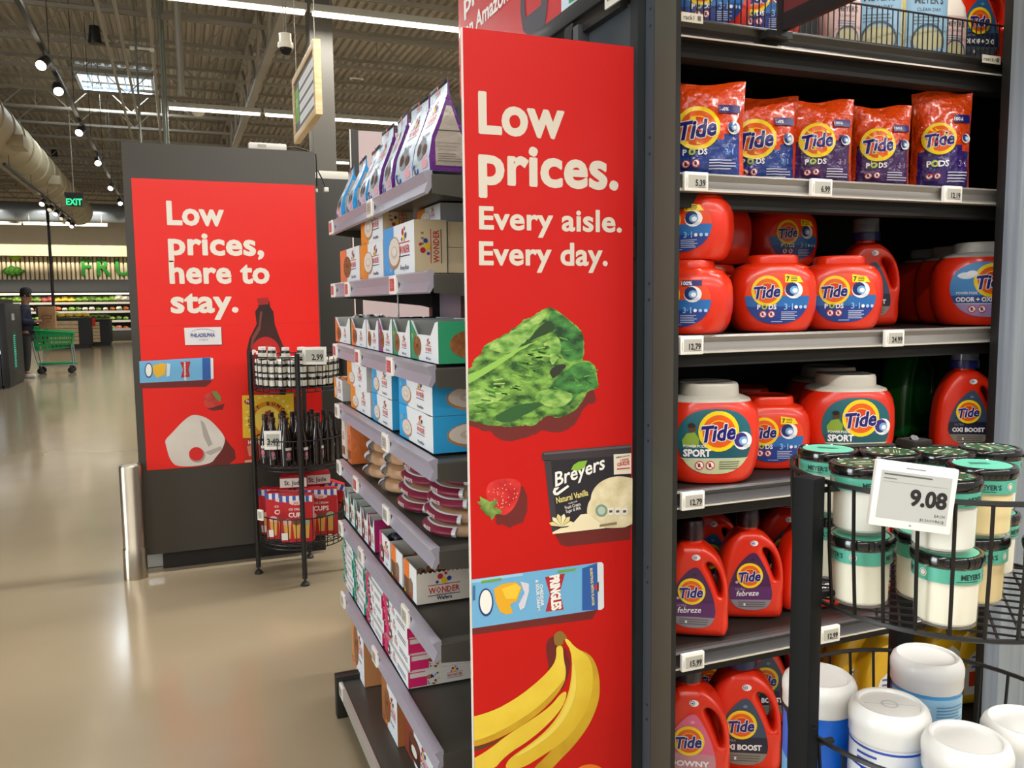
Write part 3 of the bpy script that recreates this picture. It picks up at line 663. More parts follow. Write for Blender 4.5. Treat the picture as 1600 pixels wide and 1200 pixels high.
# ---------------- red board on the dark end panel
YB = 4.75
t = thing('end_panel', 'large dark grey end panel with a red low prices here to stay poster', 'display board', (0, 0, 0))
dgrey = M('#3d3932', .55, var=.05)
b = B(); b.box(-.222, .742, YB, YB+.05, .1, 2.245, dgrey, .003); b.build('panel', t)
b = B(); b.box(-.13, .74, YB+.06, YB+.12, 0, .12, M('#171513', .5)); b.box(-.13, .74, YB+.05, YB+.1, .1, .14, M('#171513', .5)); b.build('kick_base', t)
b = B(); b.f = F_plane_y(YB); b.step = .0006
b.box(-.183, .735, YB-.003, YB, .556, 2.065, M('#d9281c', .45)); b.step = .0005; b.f = F_plane_y(YB-.003)
rb = M('#ea1d12', .42, var=.02); b.rect(-.183, .556, .735, 2.065, rb, 1)
b.rect(-.183, 1.312, .735, 1.3135, P('#c52a20'), 2)
for s, pl, pr_, pb, pc in (('Low', 262, 350, 350, 313), ('prices,', 264, 412, 397, 364), ('here to', 266, 421, 442, 406), ('stay.', 268, 372, 488, 455)):
    ptxt(b, YB-.003, s, pl, pr_, pb, pc if s[0] in 'Lh' else pc-3, cr, .036, 2, 3)
def W(pts, mat, k, ox=180, oy=260, sc=3.53): b.poly(PX(YB-.003, pts, ox, oy, sc), mat, k)
def V(pts, mat, k): W(cyc(pts, 0) if mat is JUG else pts, mat, k, 180, 580, 3.158)
JUG = ramp2('milk_jug_print', '#cfc6bb', '#e6dfd5', 3)
W([(395, 893), (590, 890), (592, 985), (580, 990), (390, 990)], P('#9c1c16'), 2); W([(380, 890), (584, 886), (588, 982), (386, 985)], P('#e4e2e2'), 3)
ptxt(b, YB-.003, 'PHILADELPHIA', 298, 336, 527, 521, P('#2a3f8c'), .03, 5)
b.poly(PX(YB-.003, arc(485, 925, 70, 30, PI*1.1, PI*1.9, 12)+arc(485, 925, 68, 27, PI*1.9, PI*1.1, 12), 180, 260, 3.53), P('#8a8fb8'), 5)
ptxt(b, YB-.003, 'original', 311, 325, 532, 529, P('#6d79a8'), .0, 5)
W([(135, 1110), (530, 1105), (530, 1190), (500, 1215), (135, 1225)], sh, 2); W([(132, 1075), (520, 1053), (540, 1058), (543, 1170), (525, 1176), (136, 1195)], can, 3); W([(480, 1056), (527, 1054), (530, 1174), (482, 1178)], P('#2c5ea8'), 4); W([(525, 1054), (540, 1058), (543, 1168), (528, 1175)], P('#e4e4e4'), 5)
W([(358, 1078), (416, 1075), (405, 1120), (412, 1160), (362, 1166), (374, 1120)], P('#b3272d'), 5)
q = at(180+378/3.53, 260+1080/3.53, 'Y', YB-.003); b.txt('PRINGLES', q.x, q.z, .012, wh, 'L', .04, 0, -PI/2, 1.9, 6)
W(arc(185, 1125, 22, 42, 0, 2*PI, 18), P('#1f3f78'), 5); W(arc(185, 1124, 17, 35, 0, 2*PI, 18), P('#f1f0ea'), 6); W([(206, 1100), (250, 1085), (282, 1090), (275, 1150), (230, 1165), (210, 1140)], P('#e9b52e'), 6); W([(285, 1085), (305, 1090), (300, 1155), (282, 1160)], P('#cfe0ee'), 6)
# syrup bottle print
dkb = ramp2('syrup_print', '#2b0f0d', '#4a1a14', 4)
W([(790, 745), (850, 742), (855, 775), (872, 800), (880, 870), (905, 940), (935, 1010), (945, 1100), (940, 1260), (735, 1260), (725, 1020), (740, 950), (780, 870), (772, 800), (790, 775)], dkb, 3)
W([(782, 728), (842, 722), (846, 760), (790, 765)], P('#a3201a'), 4)
W([(800, 800), (812, 800), (800, 900), (765, 960), (755, 1010), (745, 1000), (755, 940), (790, 880)], P('#7a3a30'), 4)
W(arc(830, 1030, 80, 90, PI, 2*PI, 16)+[(908, 1260), (755, 1260)], P('#c31b18'), 4)
ptxt(b, YB-.003, 'Pancake', 394.5, 432, 553.5, 546.5, wh, .05, 6); ptxt(b, YB-.003, 'amazon fresh', 403, 424, 543, 540.5, P('#e9c0b0'), .0, 6)
# strawberry, milk jug, cereal box
V([(455, 185), (540, 160), (530, 190), (480, 195)], sh, 2); V([(437, 150), (440, 120), (470, 100), (510, 110), (520, 140), (505, 170), (470, 182), (445, 172)], ramp2('berry_print', '#a3241c', '#d8483c', 20), 3); V([(475, 100), (500, 98), (522, 125), (520, 150), (500, 140), (485, 118)], P('#7a8a45'), 4)
V([(460, 290), (540, 330), (590, 390), (595, 430), (560, 462), (330, 470)], sh, 2)
jug = JUG
V([(250, 365), (245, 340), (275, 310), (330, 250), (370, 218), (400, 214), (450, 228), (490, 260), (540, 320), (542, 350), (525, 390), (500, 420), (470, 460), (310, 475), (270, 440)], jug, 3)
V([(420, 240), (440, 255), (480, 360), (460, 372), (435, 320)], P('#b3aba0'), 4); V([(440, 400), (520, 370), (530, 385), (470, 415)], P('#b9b0a6'), 4)
V(arc(405, 415, 40, 36, 0, 2*PI, 20), P('#a79d94'), 5); V(arc(400, 408, 36, 34, 0, 2*PI, 22), P('#d8201c'), 6)
V([(870, 130), (920, 120), (930, 460), (880, 465)], sh, 2); V([(626, 120), (880, 108), (884, 330), (630, 332)], P('#f0c22c'), 3); V([(630, 330), (884, 328), (890, 432), (636, 450)], P('#d2261c'), 3)
V(arc(757, 245, 95, 96, 0, 2*PI, 26), P('#e08a1e'), 4); V(arc(752, 240, 66, 68, 0, 2*PI, 26), P('#f4d254'), 5); V([(728, 250), (740, 200), (765, 190), (775, 215), (770, 250), (745, 262)], P('#b63a1c'), 6)
V(arc(662, 150, 26, 15, 0, 2*PI, 16), P('#b3202a'), 5)
for q in range(22):
    a = 2*PI*q/22; V([(757+104*math.cos(a-.09), 232+106*math.sin(a-.09)), (757+122*math.cos(a), 232+120*math.sin(a)), (757+104*math.cos(a+.09), 232+106*math.sin(a+.09))], P('#f8e28a'), 4)
cc = at(180+757/3.158, 580+245/3.158, 'Y', YB-.003); rl = 82/3.158*4.6/1310
for i, ch in enumerate('HONEY BUNCHES'):
    a = PI*1.06-i*PI*1.12/12; b.txt(ch, cc.x+rl*math.cos(a), cc.z-.004+rl*math.sin(a), .026, P('#4a1d10'), 'C', .03, 0, a-PI/2, 1, 6)
ptxt(b, YB-.003, 'Post', 384.5, 394.5, 629, 624, wh, .03, 6); ptxt(b, YB-.003, 'HONEY', 388, 412, 694, 688, wh, .03, 6)
V([(650, 370), (690, 362), (700, 410), (660, 420)], P('#e88a6a'), 5); V([(640, 440), (688, 434), (690, 446), (640, 450)], P('#d9b08a'), 5)
b.build('poster', t)
# things on and by the board
bx0, bx1 = at(388, 222, 'Y', YB+.02).x, at(447, 222, 'Y', YB+.02).x
t = thing('power_adapter', 'white power adapter with black cable lying on top of the dark board', 'power adapter', (bx0, YB+.025, 2.245))
b = B(); b.box(0, bx1-bx0, -.02, .02, 0, .035, M('#d8d5cc', .45), .008); b.box(.045, .09, -.021, -.0195, .008, .026, M('#a8a49a', .5)); b.build('adapter_body', t)
b = B(); L = bx1-bx0; b.tube([(L-.005, 0, .018), (L+.05, 0, .024), (L+.1, 0, .012), (.742-bx0+.01, 0, -.01), (.742-bx0+.012, 0, -.06), (.742-bx0+.012, .012, -.18)], .004, blk, 6); b.build('cable', t)
t = thing('cable_plug', 'white plug on a black cable hanging at the board corner', 'plug', (.742, YB+.1, 2.13))
b = B(); b.tube([(.0, 0, .02), (.03, 0, .03), (.055, 0, -.02), (.07, 0, -.06)], .0045, blk, 6); b.build('cable', t)
b = B(); b.box(.06, .085, -.012, .012, -.085, -.06, M('#e7e4dc', .4), .003); b.build('plug_body', t)
b = B(); b.box(.005, .025, -.01, .01, -.09, -.07, M('#d9d6cd', .4), .002); b.build('connector', t)
# stainless corner guard
p = at(213, 903, 'Z', 0)
ss = M('#b6ab99', .3, 1, var=.06, sc=3)
b = B(); r = .058
b.lathe([(r, 0), (r, .16), (r-.004, .165), (r-.004, .59), (r-.01, .6), (.001, .606)], ss, 28, sy=.8); b.box(-.045, .05, .02, .055, 0, .6, ss, .004)
tag(b.build('corner_guard', loc=p), 'stainless steel bollard guarding the corner of the dark board', 'bollard')
p = at(243, 884, 'Z', 0)
b = B(); b.box(-.06, .065, -.03, .06, 0, .085, M('#b9b7b0', .5), .012); tag(b.build('corner_block', loc=(p.x, p.y, 0)), 'pale grey block on the floor between bollard and black kick base', 'block')
# dark unit behind the board
b = B(); b.box(.79, 1.7, 5.2, 5.9, 0, 2.17, M('#2b2822', .55), .004); tag(b.build('shelf_end'), 'dark plain shelf end standing behind the red poster board', 'shelf end')
b = B(); b.box(.8, 1.7, 5.3, 5.5, 2.171, 2.23, M('#c9c4b6', .5), .004); tag(b.build('top_rail'), 'pale rail lying on the dark shelf end', 'rail')
p0, p1 = at(546, 202, 'Y', 3.5), at(640, 208, 'Y', 3.5)
b = B(); b.box(p0.x, 1.5, 3.5, 3.53, 1.2, p0.z, M('#27231f', .5), .002); b.f = F_plane_y(3.499); b.rect(p0.x+.035, 1.25, 1.45, p0.z-.003, M('#bfabab', .6), 1); b.rect(p0.x-.001, 1.2, p0.x+.004, p0.z, P('#d9d4ca'), 1)
b.box(p0.x, 1.5, 3.53, 3.6, 0, 1.2, M('#27231f', .5))
tag(b.build('back_panel'), 'pale pinkish shelf back panel behind the bread bags', 'panel')
# ================================================================ the snack shelving
GX, GN, GF, GB = .478, 1.66, 2.76, .83      # lip plane, near end, far end, back plane
SZ = [1.684, 1.484, 1.29, 1.093, .905, .70, .455]
t = thing('snack_shelving', 'dark grey snack shelving run with lavender price channels', 'shelving', (0, 0, 0))
dmet = M('#57554f', .42, .3); lav = M('#a9a5b4', .35, .2); gond = t
b = B(); b.box(GB, GB+.03, GN+.065, GF+.02, .1, 2.02, M('#232120', .6))
pk = M('#a3939d', .5)
for y0, y1 in ((GN+.07, GN+.33), (GN+.39, GN+.72), (GN+.78, GF-.03)): b.box(GB-.004, GB, y0, y1, .2, 1.98, pk)
b.build('back_panel', t)
for y in (GN+.005, GN+.355, GN+.745, GF-.01):
    b = B(); b.box(GB-.03, GB, y-.02, y+.02, 0, 2.0, M('#1f1d1b', .45)); b.build('upright', t)
for i, z in enumerate(SZ):
    o = B().box(GX+.012, GB-.01, GN, GF, z-.03, z-.006, dmet, .002).build('shelf', t)
    b = B(); b.loft([[(GX+.014, y, z+.001), (GX+.004, y, z+.001), (GX-.006, y, z-.003), (GX+.004, y, z-.022), (GX-.004, y, z-.043), (GX+.004, y, z-.046), (GX+.014, y, z-.03)] for y in (GN, GF)], lav); b.build('price_channel', o)
    for y in (GN-.0045, GF+.0005):
        b = B(); b.faces([(GX+.012, y, z-.008), (GX+.012, y, z-.045), (GB-.06, y, z-.075), (GB, y, z-.09), (GB, y, z-.008)]+[(GX+.012, y+.004, z-.008), (GX+.012, y+.004, z-.045), (GB-.06, y+.004, z-.075), (GB, y+.004, z-.09), (GB, y+.004, z-.008)], [(0, 1, 2, 3, 4), (5, 6, 7, 8, 9), (0, 5, 6, 1), (1, 6, 7, 2), (2, 7, 8, 3), (0, 4, 9, 5)], dmet)
        b.build('bracket', o)
o = B().box(GX-.01, GB, GN-.18, GF+.04, .11, .13, dmet, .003).build('base_deck', t)
b = B(); b.loft([[(GX-.01, y, .132), (GX-.02, y, .13), (GX-.02, y, .085), (GX-.01, y, .08)] for y in (GN-.18, GF+.04)], M('#b5b2ac', .35, .3)); b.build('price_channel', o)
b = B(); b.box(GX+.04, GB, GN-.18, GF+.02, 0, .1, blk2); b.build('kick_plate', t)
for y in (GF+.02, GN-.2):
    b = B(); b.box(GX-.03, GB, y, y+.04, .0, .15, blk, .004); b.build('foot', t)
b = B(); b.tube([(.0, GF-.02, 0), (.0, GF-.02, 1.2)], .002, blk, 4)
b = B(); b.tube([(GB-.14, GF+.0, .14), (GB-.14, GF+.0, 2.0)], .003, M('#e8e4dc', .3), 5); b.build('edge_rod', t)
# red header along the top of the shelving
X = GB; ya, yb = 2.49, 1.46; zb = 2.035
t = thing('shelf_header', 'red header sign on an angled rail along the top of the snack shelving', 'sign', (0, 0, 0))
b = B(); b.box(X-.0, X+.001, yb, ya, zb, 2.6, M('#cf5a58', .4, coat=.3)); b.f = F_left(X); b.step = .0005; b.rect(-ya, zb, -yb, 2.6, M('#d0343a', .35, coat=.5), 1)
def yz(px, py): q = at(px, py, 'X', X); return (-q.y, q.z)
def htx(s, pl, pbl, pr_, hpx, mat, bold=.03):
    A = at(pl, pbl, 'X', X); C = yat(pr_, X, A.z); D = at(pl, pbl-hpx, 'X', X); sz = (D.z-A.z)/.727; vs, fs, a, c = text2d(s, bold, 0, 3); b.txt(s, -A.y, A.z, sz, mat, 'L', bold, 0, 0, (A.y-C)/((c-a)*sz), 3, 3)
htx('on Amazon', 727, 62, 795, 27, wh); htx('prices', 726, 22, 790, 32, wh)
b.poly([yz(*q) for q in ((815, -30), (814, 20), (818, 48), (826, 56), (842, 55), (852, 42), (856, 10), (858, -40), (848, -40), (846, 8), (822, 28), (819, -30))], P('#55525a'), 3)
b.poly([yz(*q) for q in ((878, -40), (878, 46), (925, 16), (925, -60))], P('#cfe0ea'), 3); b.poly([yz(*q) for q in ((888, 12), (914, -3), (914, 8), (889, 23))], P('#df6b4a'), 4); b.poly([yz(*q) for q in ((890, 0), (912, -14), (912, -7), (890, 6))], P('#3f9a5a'), 4); b.fine(-1.72, 2.07, -1.63, 2.09, 1, P('#8fb79a'), 2, 4)
b.poly([yz(*q) for q in ((926, 10), (945, -2), (945, -60), (926, -50))], P('#5a4348'), 3)
b.build('printed_face', t)
b = B(); b.box(X-.03, X, yb, 2.0, zb-.03, zb+.005, M('#3a3b3d', .4, .2), .003); b.box(X-.02, X, yb, 1.95, zb-.06, zb-.03, blk2); b.build('rail', t)
p = at(948, 6, 'X', X-.035); b = B(); b.box(X-.034, X-.03, p.y-.12, p.y+.01, p.z-.008, p.z+.02, M('#dcd8cc', .5)); b.f = F_left(X-.0345); b.fine(-p.y, p.z, -p.y+.1, p.z+.014, 1, P('#6b6760'), 2, 1); b.build('paper_label', t)
b = B(); b.box(X-.004, X, 1.42, 1.62, 1.6, 1.98, M('#4d5358', .4, .3)); b.box(X-.03, X+.0, 1.62, 1.65, 1.6, 1.99, M('#55585a', .4, .3)); tag(b.build('steel_plate'), 'blue grey steel plate below the red header rail', 'panel')
# ================================================================ the detergent shelving
TY = 1.315; TX0, TX1 = .845, 1.98; TB = 1.745
TZS = dict(T=1.915, A=1.648, B=1.354, C=1.064, D=.752, E=.43, F=.13)
t = thing('detergent_shelving', 'black end shelving with grey price channels full of red detergent', 'shelving', (0, 0, 0))
ink = M('#0d0c0b', .7, var=0); chan = M('#86827d', .4, .15); chan2 = M('#464445', .4, .2)
b = B(); b.box(TX0+.02, TX1+.2, TB, TB+.02, 0, 2.6, ink); b.build('back_panel', t)
b = B(); b.box(TX0-.013, TX0-.003, 1.30, 1.372, 0, 2.7, M('#48473d', .7, spec=.3), .001); b.f = F_plane_y(1.2999); b.rect(TX0-.013, 0, TX0-.003, 2.7, P('#191816'), 1); b.build('side_cover', t)
b = B(); b.box(TX0-.008, TX0+.003, 1.372, 1.72, 0, 2.7, ink); b.box(TX0-.013, TX0+.003, 1.372, 1.45, 0, 2.7, M('#3f454b', .45, .2)); b.f = F_left(TX0-.013); b.step = .0004
b.rect(-1.452, 0, -1.372, 2.7, M('#464c52', .4, .2), 1); b.rect(-1.408, 0, -1.403, 2.7, P('#1c1d1f'), 2)
z = .15
while z < 2.65:
    b.rect(-1.448, z, -1.438, z+.03, P('#101010'), 2); z += .05
for z in (.35, .62, .9, 1.18, 1.45, 1.72, 1.95): b.ell(-1.385, z, .003, .003, P('#15161a'), 2); b.ell(-1.385, z-.03, .003, .003, P('#15161a'), 2)
b.build('upright', t)
b = B(); b.box(TX0-.03, TX0-.015, 1.402, 1.43, 0, 2.7, M('#2e3134', .4, .3)); b.build('slot_strip', t)
b = B(); b.box(TX1+.0, TX1+.02, 1.32, TB, 0, 2.6, ink); b.build('side_cover', t)
b = B(); b.box(1.628, 1.68, 1.268, 1.3, 0, 2.7, blk, .001); b.build('front_post', t)
for k, z in TZS.items():
    dk_ = k == 'T'
    o = B().box(TX0, TX1, TY+.012, TB, z-.012, z-.002, ink if dk_ else M('#332f2b', .45, .2), .001).build('shelf', t)
    b = B(); m_ = M('#1f1d1b', .35) if dk_ else (chan if k in 'AB' else chan2)
    b.loft([[(x, TY+.012, z), (x, TY, z), (x, TY-.004, z-.004), (x, TY+.003, z-.014), (x, TY-.001, z-.029), (x, TY-.005, z-.033), (x, TY+.006, z-.035), (x, TY+.012, z-.028)] for x in (TX0, TX1)], m_)
    b.box(TX0, TX1, TY-.0062, TY-.0045, z-.0335, z-.0305, M('#d9d2c4', .3, .3)); b.build('price_channel', o)
    b = B(); b.box(TX0, TX1, TY+.02, TY+.06, z-.06, z-.03, ink); b.build('under_rail', o)
# wire fence on the top shelf
b = B(); wz = TZS['T']; bw = M('#1a1917', .4)
for z in (wz+.004, wz+.075): b.tube([(TX0+.005, TY+.012, z), (TX1-.005, TY+.012, z)], .0022, bw, 5)
x = TX0+.008
while x < TX1-.004: b.tube([(x, TY+.012, wz+.003), (x, TY+.012, wz+.076)], .0013, bw, 4); x += .0135
b.build('wire_fence', t)
for px, py, s in ((1078, 28, 'rack1'), (1560, 95, 'row16.rs')):
    p = at(px, py, 'Y', TY-.006); b = B(); b.box(-.026, .026, 0, .0015, -.008, .008, M('#d6d0be', .5)); b.f = F_front; b.txt(s, -.004, -.004, .011, P('#3a3834'), 'C', .01, k=1); b.rect(.014, -.004, .021, .004, P('#6a665e'), 1)
    tag(b.build('shelf_sticker', loc=(p.x if px < 1500 else 1.605, TY-.0085, p.z)), 'small paper sticker at the %s end of the dark top shelf' % ('post' if px < 1500 else 'pillar'), 'sticker')
# blade sign over the top shelf
p = at(1222, 50, 'Y', TY-.02)
t = thing('blade_sign', 'dark maroon blade sign in black frame jutting out from the top shelf', 'sign', (p.x, TY-.015, p.z))
b = B(); b.box(-.006, .006, -.7, 0, 0, .03, blk); b.box(-.008, .008, -.012, 0, -.01, .45, blk); b.box(-.006, .006, -.7, -.69, 0, .45, blk); b.build('frame', t)
b = B(); b.box(-.003, .003, -.69, -.012, .03, .45, M('#5a1f1d', .5)); b.build('panel', t)
b = B(); b.box(-.035, .02, -.01, .012, -.012, .0, blk); b.build('clamp', t)
# pale pillar at the right
b = B(); lam = ramp2('brushed_laminate', '#727b84', '#8b949b', 5, .45, (14, 14, .35), lo=.3, hi=.7); b.box(1.604, 2.4, 1.225, 1.262, 0, 3.2, lam, .003)
struct(b.build('pillar'), 'pale grey brushed laminate pillar beside the detergent shelves', 'pillar')
# ================================================================ goods on the snack shelving (fronts face the aisle)
RZ = -PI/2
wred, wyel, wblu, wnav = P('#c8242e'), P('#f2c722'), P('#2c46a0'), P('#232a5c')
white = P('#e9edf0'); card_in = M('#8f8b84', .7); kraft = M('#e0cca6', .65, var=.05); tan = P('#d8c5a8')
def wonder(b, u, v, s, k=2, sub=None, dots=True, rot=0):
    vs, fs, a, c = text2d('WONDER', .018, 0, 1)
    cr_, sr = math.cos(rot), math.sin(rot)
    def L(x, y): return (u+x*cr_-y*sr, v+x*sr+y*cr_)
    sz = s*.265
    b.txt('WONDER', *L(0, -sz*.36), sz, wred, 'C', .0215, 0, rot, s/((c-a)*sz), k, 1)
    for y, m in ((sz*.62, wred), (-sz*.62, wnav)): b.poly([L(-s*.52, y-s*.012), L(s*.52, y-s*.012), L(s*.52, y+s*.012), L(-s*.52, y+s*.012)], m, k)
    if dots:
        for x, y, r, m in ((-.12, .42, .09, wred), (.06, .5, .05, wred), (0, .28, .1, wyel), (.17, .33, .075, wblu), (-.22, .25, .05, wblu)): b.ell(*L(x*s, y*s), r*s, r*s, m, k+(1 if m is wyel else 0), 10)
    if sub: b.txt(sub, *L(0, -s*.5), s*.17, wnav, 'C', .02, 0, rot, 1, k, 1)
def dots(b, u0, v0, u1, v1, n, seed, k=2, r=.004):
    rr = random.Random(seed)
    for i in range(n): q = rr.uniform(.5, 1.2)*r; b.ell(rr.uniform(u0, u1), rr.uniform(v0, v1), q, q, rr.choice([wred, wyel, wblu, wnav]), k, 7)
def pastry(b, u, v, a, c, kind, k=3):
    if kind == 'bun':
        b.ell(u, v, a, c, P('#b8845a'), k); b.ell(u, v+c*.08, a*.93, c*.86, P('#e3d8cd'), k+1); b.ell(u, v+c*.05, a*.5, c*.4, P('#cfc0b2'), k+2); b.ell(u+a*.06, v+c*.1, a*.38, c*.26, P('#e8ded4'), k+3)
    elif kind == 'donut':
        b.ell(u, v, a, c, ramp2('donut_print', '#7a4522', '#a06a3a', 60), k); b.ell(u, v+c*.1, a*.25, c*.18, P('#5f3418'), k+1, 10)
    elif kind == 'cake':
        b.rect(u-a, v-c, u+a, v+c*.5, P('#4a2a20'), k); b.ell(u, v+c*.5, a, c*.5, P('#6a3b28'), k+1); b.ell(u, v-.2*c, a*.5, c*.4, P('#efe6da'), k+2)
def front_art(b, w, h, bg, kind, sub, part=.36):
    b.f = F_front; b.rect(-w/2, 0, w/2, h, white, 1); b.rect(-w/2, 0, -w/2+w*part, h, P(bg), 2)
    pastry(b, -w/2+w*(part+.02), h*.45, w*.2, h*.33, kind, 3); dots(b, -w/2+w*.02, h*.02, -w/2+w*part, h*.14, 5, int(w*9e4), 3, h*.03)
    wonder(b, w*(.5-(1-part-.12)/2-.04), h*.49, min(w*(1-part-.22), h*.8), 4, sub)
def carton(w, d, h, bg, kind, sub, side, name='snack_carton'):
    b = B(); b.box(-w/2, w/2, 0, d, 0, h, M('#cfd2d2', .5, var=.02), .0012, 1); front_art(b, w, h, bg, kind, sub); b.f = F_right(w/2)
    if side == 'kraft':
        b.rect(0, 0, d, h, kraft, 1); wonder(b, d*.66, h*.5, h*.62, 2, None, True, PI/2); b.fine(d*.2, h*.5, d*.3, h*.8, 3, P('#9a8258'), 3, 2)
    elif side == 'kraft_end':
        b.rect(0, 0, d, h, kraft, 1); wonder(b, d*.62, h*.3, d*.5, 2)
    elif side == 'white': b.rect(0, 0, d, h, P('#c3c6c8'), 1)
    else:
        b.rect(0, 0, d, h, P(bg), 1); pastry(b, d*.55, h*.45, d*.36, h*.34, kind, 2); dots(b, d*.1, h*.84, d*.9, h*.96, 7, 3, 2, h*.05)
    b.f = F_top(h); b.rect(-w/2, 0, w/2, d, P('#b4b6b6') if side != 'kraft' else kraft, 1)
    if side == 'top': wonder(b, 0, d*.5, w*.6, 2)
    o = b.build(name); return o
def tray(w, d, h, bg, kind, sub, sidecol, notch=.35, name='display_tray'):
    b = B(); th = .002; c = M('#cdd0ce', .55, var=.02)
    b.box(-w/2, w/2, 0, d, 0, th, c); b.box(-w/2, -w/2+th, 0, d, 0, h, c); b.box(w/2-th, w/2, 0, d, 0, h, c); b.box(-w/2, w/2, d-th, d, 0, h, c)
    hf = h*(1-notch)
    F = [(-w/2, 0), (w/2, 0), (w/2, h), (w/2-w*.1, h*.97), (w/2-w*.26, hf), (-w/2+w*.26, hf), (-w/2+w*.1, h*.97), (-w/2, h)]
    n = len(F); b.faces([(x, y, z) for y in (0, th) for x, z in F], [[0, 1, 4, 5], [1, 2, 3, 4], [0, 5, 6, 7]]+[[n+5, n+4, n+1, n], [n+4, n+3, n+2, n+1], [n+7, n+6, n+5, n]]+[[j, (j+1) % n, n+(j+1) % n, n+j] for j in range(n)], c)
    b.f = F_front; b._flat(F, [[0, 1, 4, 5], [1, 2, 3, 4], [0, 5, 6, 7]], white, 1)
    b.poly([(-w/2, 0), (-w/2+w*.3, 0), (-w/2+w*.24, hf), (-w/2, h)], P(bg), 2); pastry(b, -w/2+w*.25, h*.34, w*.15, h*.26, kind, 3); dots(b, -w/2+w*.05, h*.5, -w/2+w*.2, h*.75, 4, 5, 3, h*.04)
    wonder(b, w*.17, h*(.31 if notch > .2 else .48), min(w*.5, h*(.5 if notch > .2 else .78)), 4, sub)
    b.f = F_right(w/2); b.rect(0, 0, d, h, P(sidecol), 1)
    if sidecol[1:3] != 'c5':
        pastry(b, d*.45, h*.45, d*.3, h*.34, kind, 2); dots(b, d*.72, h*.75, d*.97, h*.95, 6, 8, 2, h*.07); dots(b, d*.72, h*.03, d*.97, h*.2, 5, 9, 2, h*.06)
    b.f = F_left(-w/2); b.rect(-d, 0, 0, h, P(sidecol), 1)
    return b.build(name)
def yr(pf, pn, X, z):
    yn = max(yat(pn, X, z), GN+.002); yf = yat(pf, X, z); return (yn+yf)/2, yf-yn-.003
TOPN = ['top snack shelf', 'second snack shelf', 'third snack shelf', 'fourth snack shelf', 'bun shelf', 'sixth snack shelf', 'cupcake shelf', 'bottom snack deck']
# --- top shelf: pouches
def pouch(w, d, h, col):
    b = B(); fr = M('#c3d3e0', .28, var=.04, bump=.15, sc=60); gs = M(col, .25, var=.05, bump=.2, sc=50); sv = M('#b0a79c', .25, .35, bump=.25, sc=40)
    hs = h*.84; R = [(0, .0), (.18, -.02), (.45, .07), (.75, .3), (1, .47)]
    def pts(t, y): wz = w*(1-.06*t); return [(-wz/2, d*y, hs*t), (wz/2, d*y, hs*t), (wz/2, d*(1-y), hs*t), (-wz/2, d*(1-y), hs*t)]
    V = [pts(t, y) for t, y in R]; V.append([(-w*.47, d*.485, h), (w*.47, d*.485, h), (w*.47, d*.515, h), (-w*.47, d*.515, h)])
    vs = [p for r in V for p in r]; n = len(V)
    b.faces(vs, [[4*a, 4*a+1, 4*a+5, 4*a+4] for a in range(n-1)]+[[0, 3, 2, 1], [4*n-4, 4*n-3, 4*n-2, 4*n-1]], fr)
    b.faces(vs, [[4*a+2, 4*a+3, 4*a+7, 4*a+6] for a in range(n-1)], fr)
    b.faces(vs, [[4*a+1, 4*a+2, 4*a+6, 4*a+5] for a in range(n-1)]+[[4*a+3, 4*a, 4*a+4, 4*a+7] for a in range(n-1)], gs)
    def yf(v):
        t = v/hs
        for (t0, y0), (t1, y1) in zip(R, R[1:]):
            if t <= t1: return d*(y0+(y1-y0)*(t-t0)/(t1-t0))
        return d*.48
    b.f = lambda u, v, n: (u, yf(v)-n-.0005, v)
    b.poly([(-w/2, 0), (-w/2+.012, 0), (-w/2+.02, hs), (-w/2+.004, hs)], gs, 1); b.poly([(w/2-.006, 0), (w/2, 0), (w/2-.004, hs), (w/2-.012, hs)], gs, 1)
    wonder(b, .005, h*.62, w*.5, 2, 'Mini Donuts'); b.ell(-.005, h*.3, w*.24, h*.13, P('#8b8f96'), 2); b.ell(-.02, h*.3, w*.12, h*.07, P('#4b2c20'), 3); b.ell(.025, h*.27, w*.12, h*.06, P('#5a3728'), 3); dots(b, -w*.4, h*.02, -w*.1, h*.18, 9, 4, 2, .006); b.poly([(w*.1, .01), (w*.38, .01), (w*.38, h*.2), (w*.1, h*.15)], P('#e7a7b0'), 2)
    wonder(b, 0, h*.93, w*.26, 2, None)
    b.f = lambda u, v, n: (w*(1-.06*v/hs)/2+n+.0005, u, v)
    q = [(d*.14, h*.06), (d*.86, h*.06), (d*.86, h*.34), (d*.72, h*.5), (d*.56, h*.72), (d*.44, h*.72), (d*.28, h*.5), (d*.14, h*.34)]
    b.poly(q, sv, 1); b.fine(d*.2, h*.1, d*.8, h*.2, 4, P('#6a645e'), 2, 2); b.rect(d*.2, h*.44, d*.8, h*.45, P('#2e2a28'), 2); b.fine(d*.2, h*.22, d*.72, h*.33, 3, P('#8b847b'), 5, 2)
    o = b.build('donut_pouch', sharp=25)
    b = B(); b.box(-w*.47, w*.47, d*.47, d*.53, h-.006, h+.004, M('#2c2724', .4), .002); b.build('tie_strip', o)
    return o
pp, pb_ = Kind(tag(pouch(.14, .085, .183, '#5d2678'), 'x', 'snack pouch')), Kind(tag(pouch(.135, .085, .155, '#1f8fd0'), 'x', 'snack pouch'))
z = SZ[0]+.002
for i, (px, kd) in enumerate(((657, 0), (630, 0), (604, 0), (583, 0), (565, 1), (546, 1), (529, 1))):
    (pb_ if kd else pp).put((.492, yat(px, .49, z), z), RZ+rnd.uniform(-.08, .08), '%s donut pouch, %s from the near end of the top snack shelf' % ('blue sided' if kd else 'purple sided', ORD[i]), 'donut pouches on the top snack shelf')
pp.put((.60, GN+.10, z), RZ+.1, 'purple sided donut pouch in the back row of the top snack shelf', 'donut pouches on the top snack shelf')
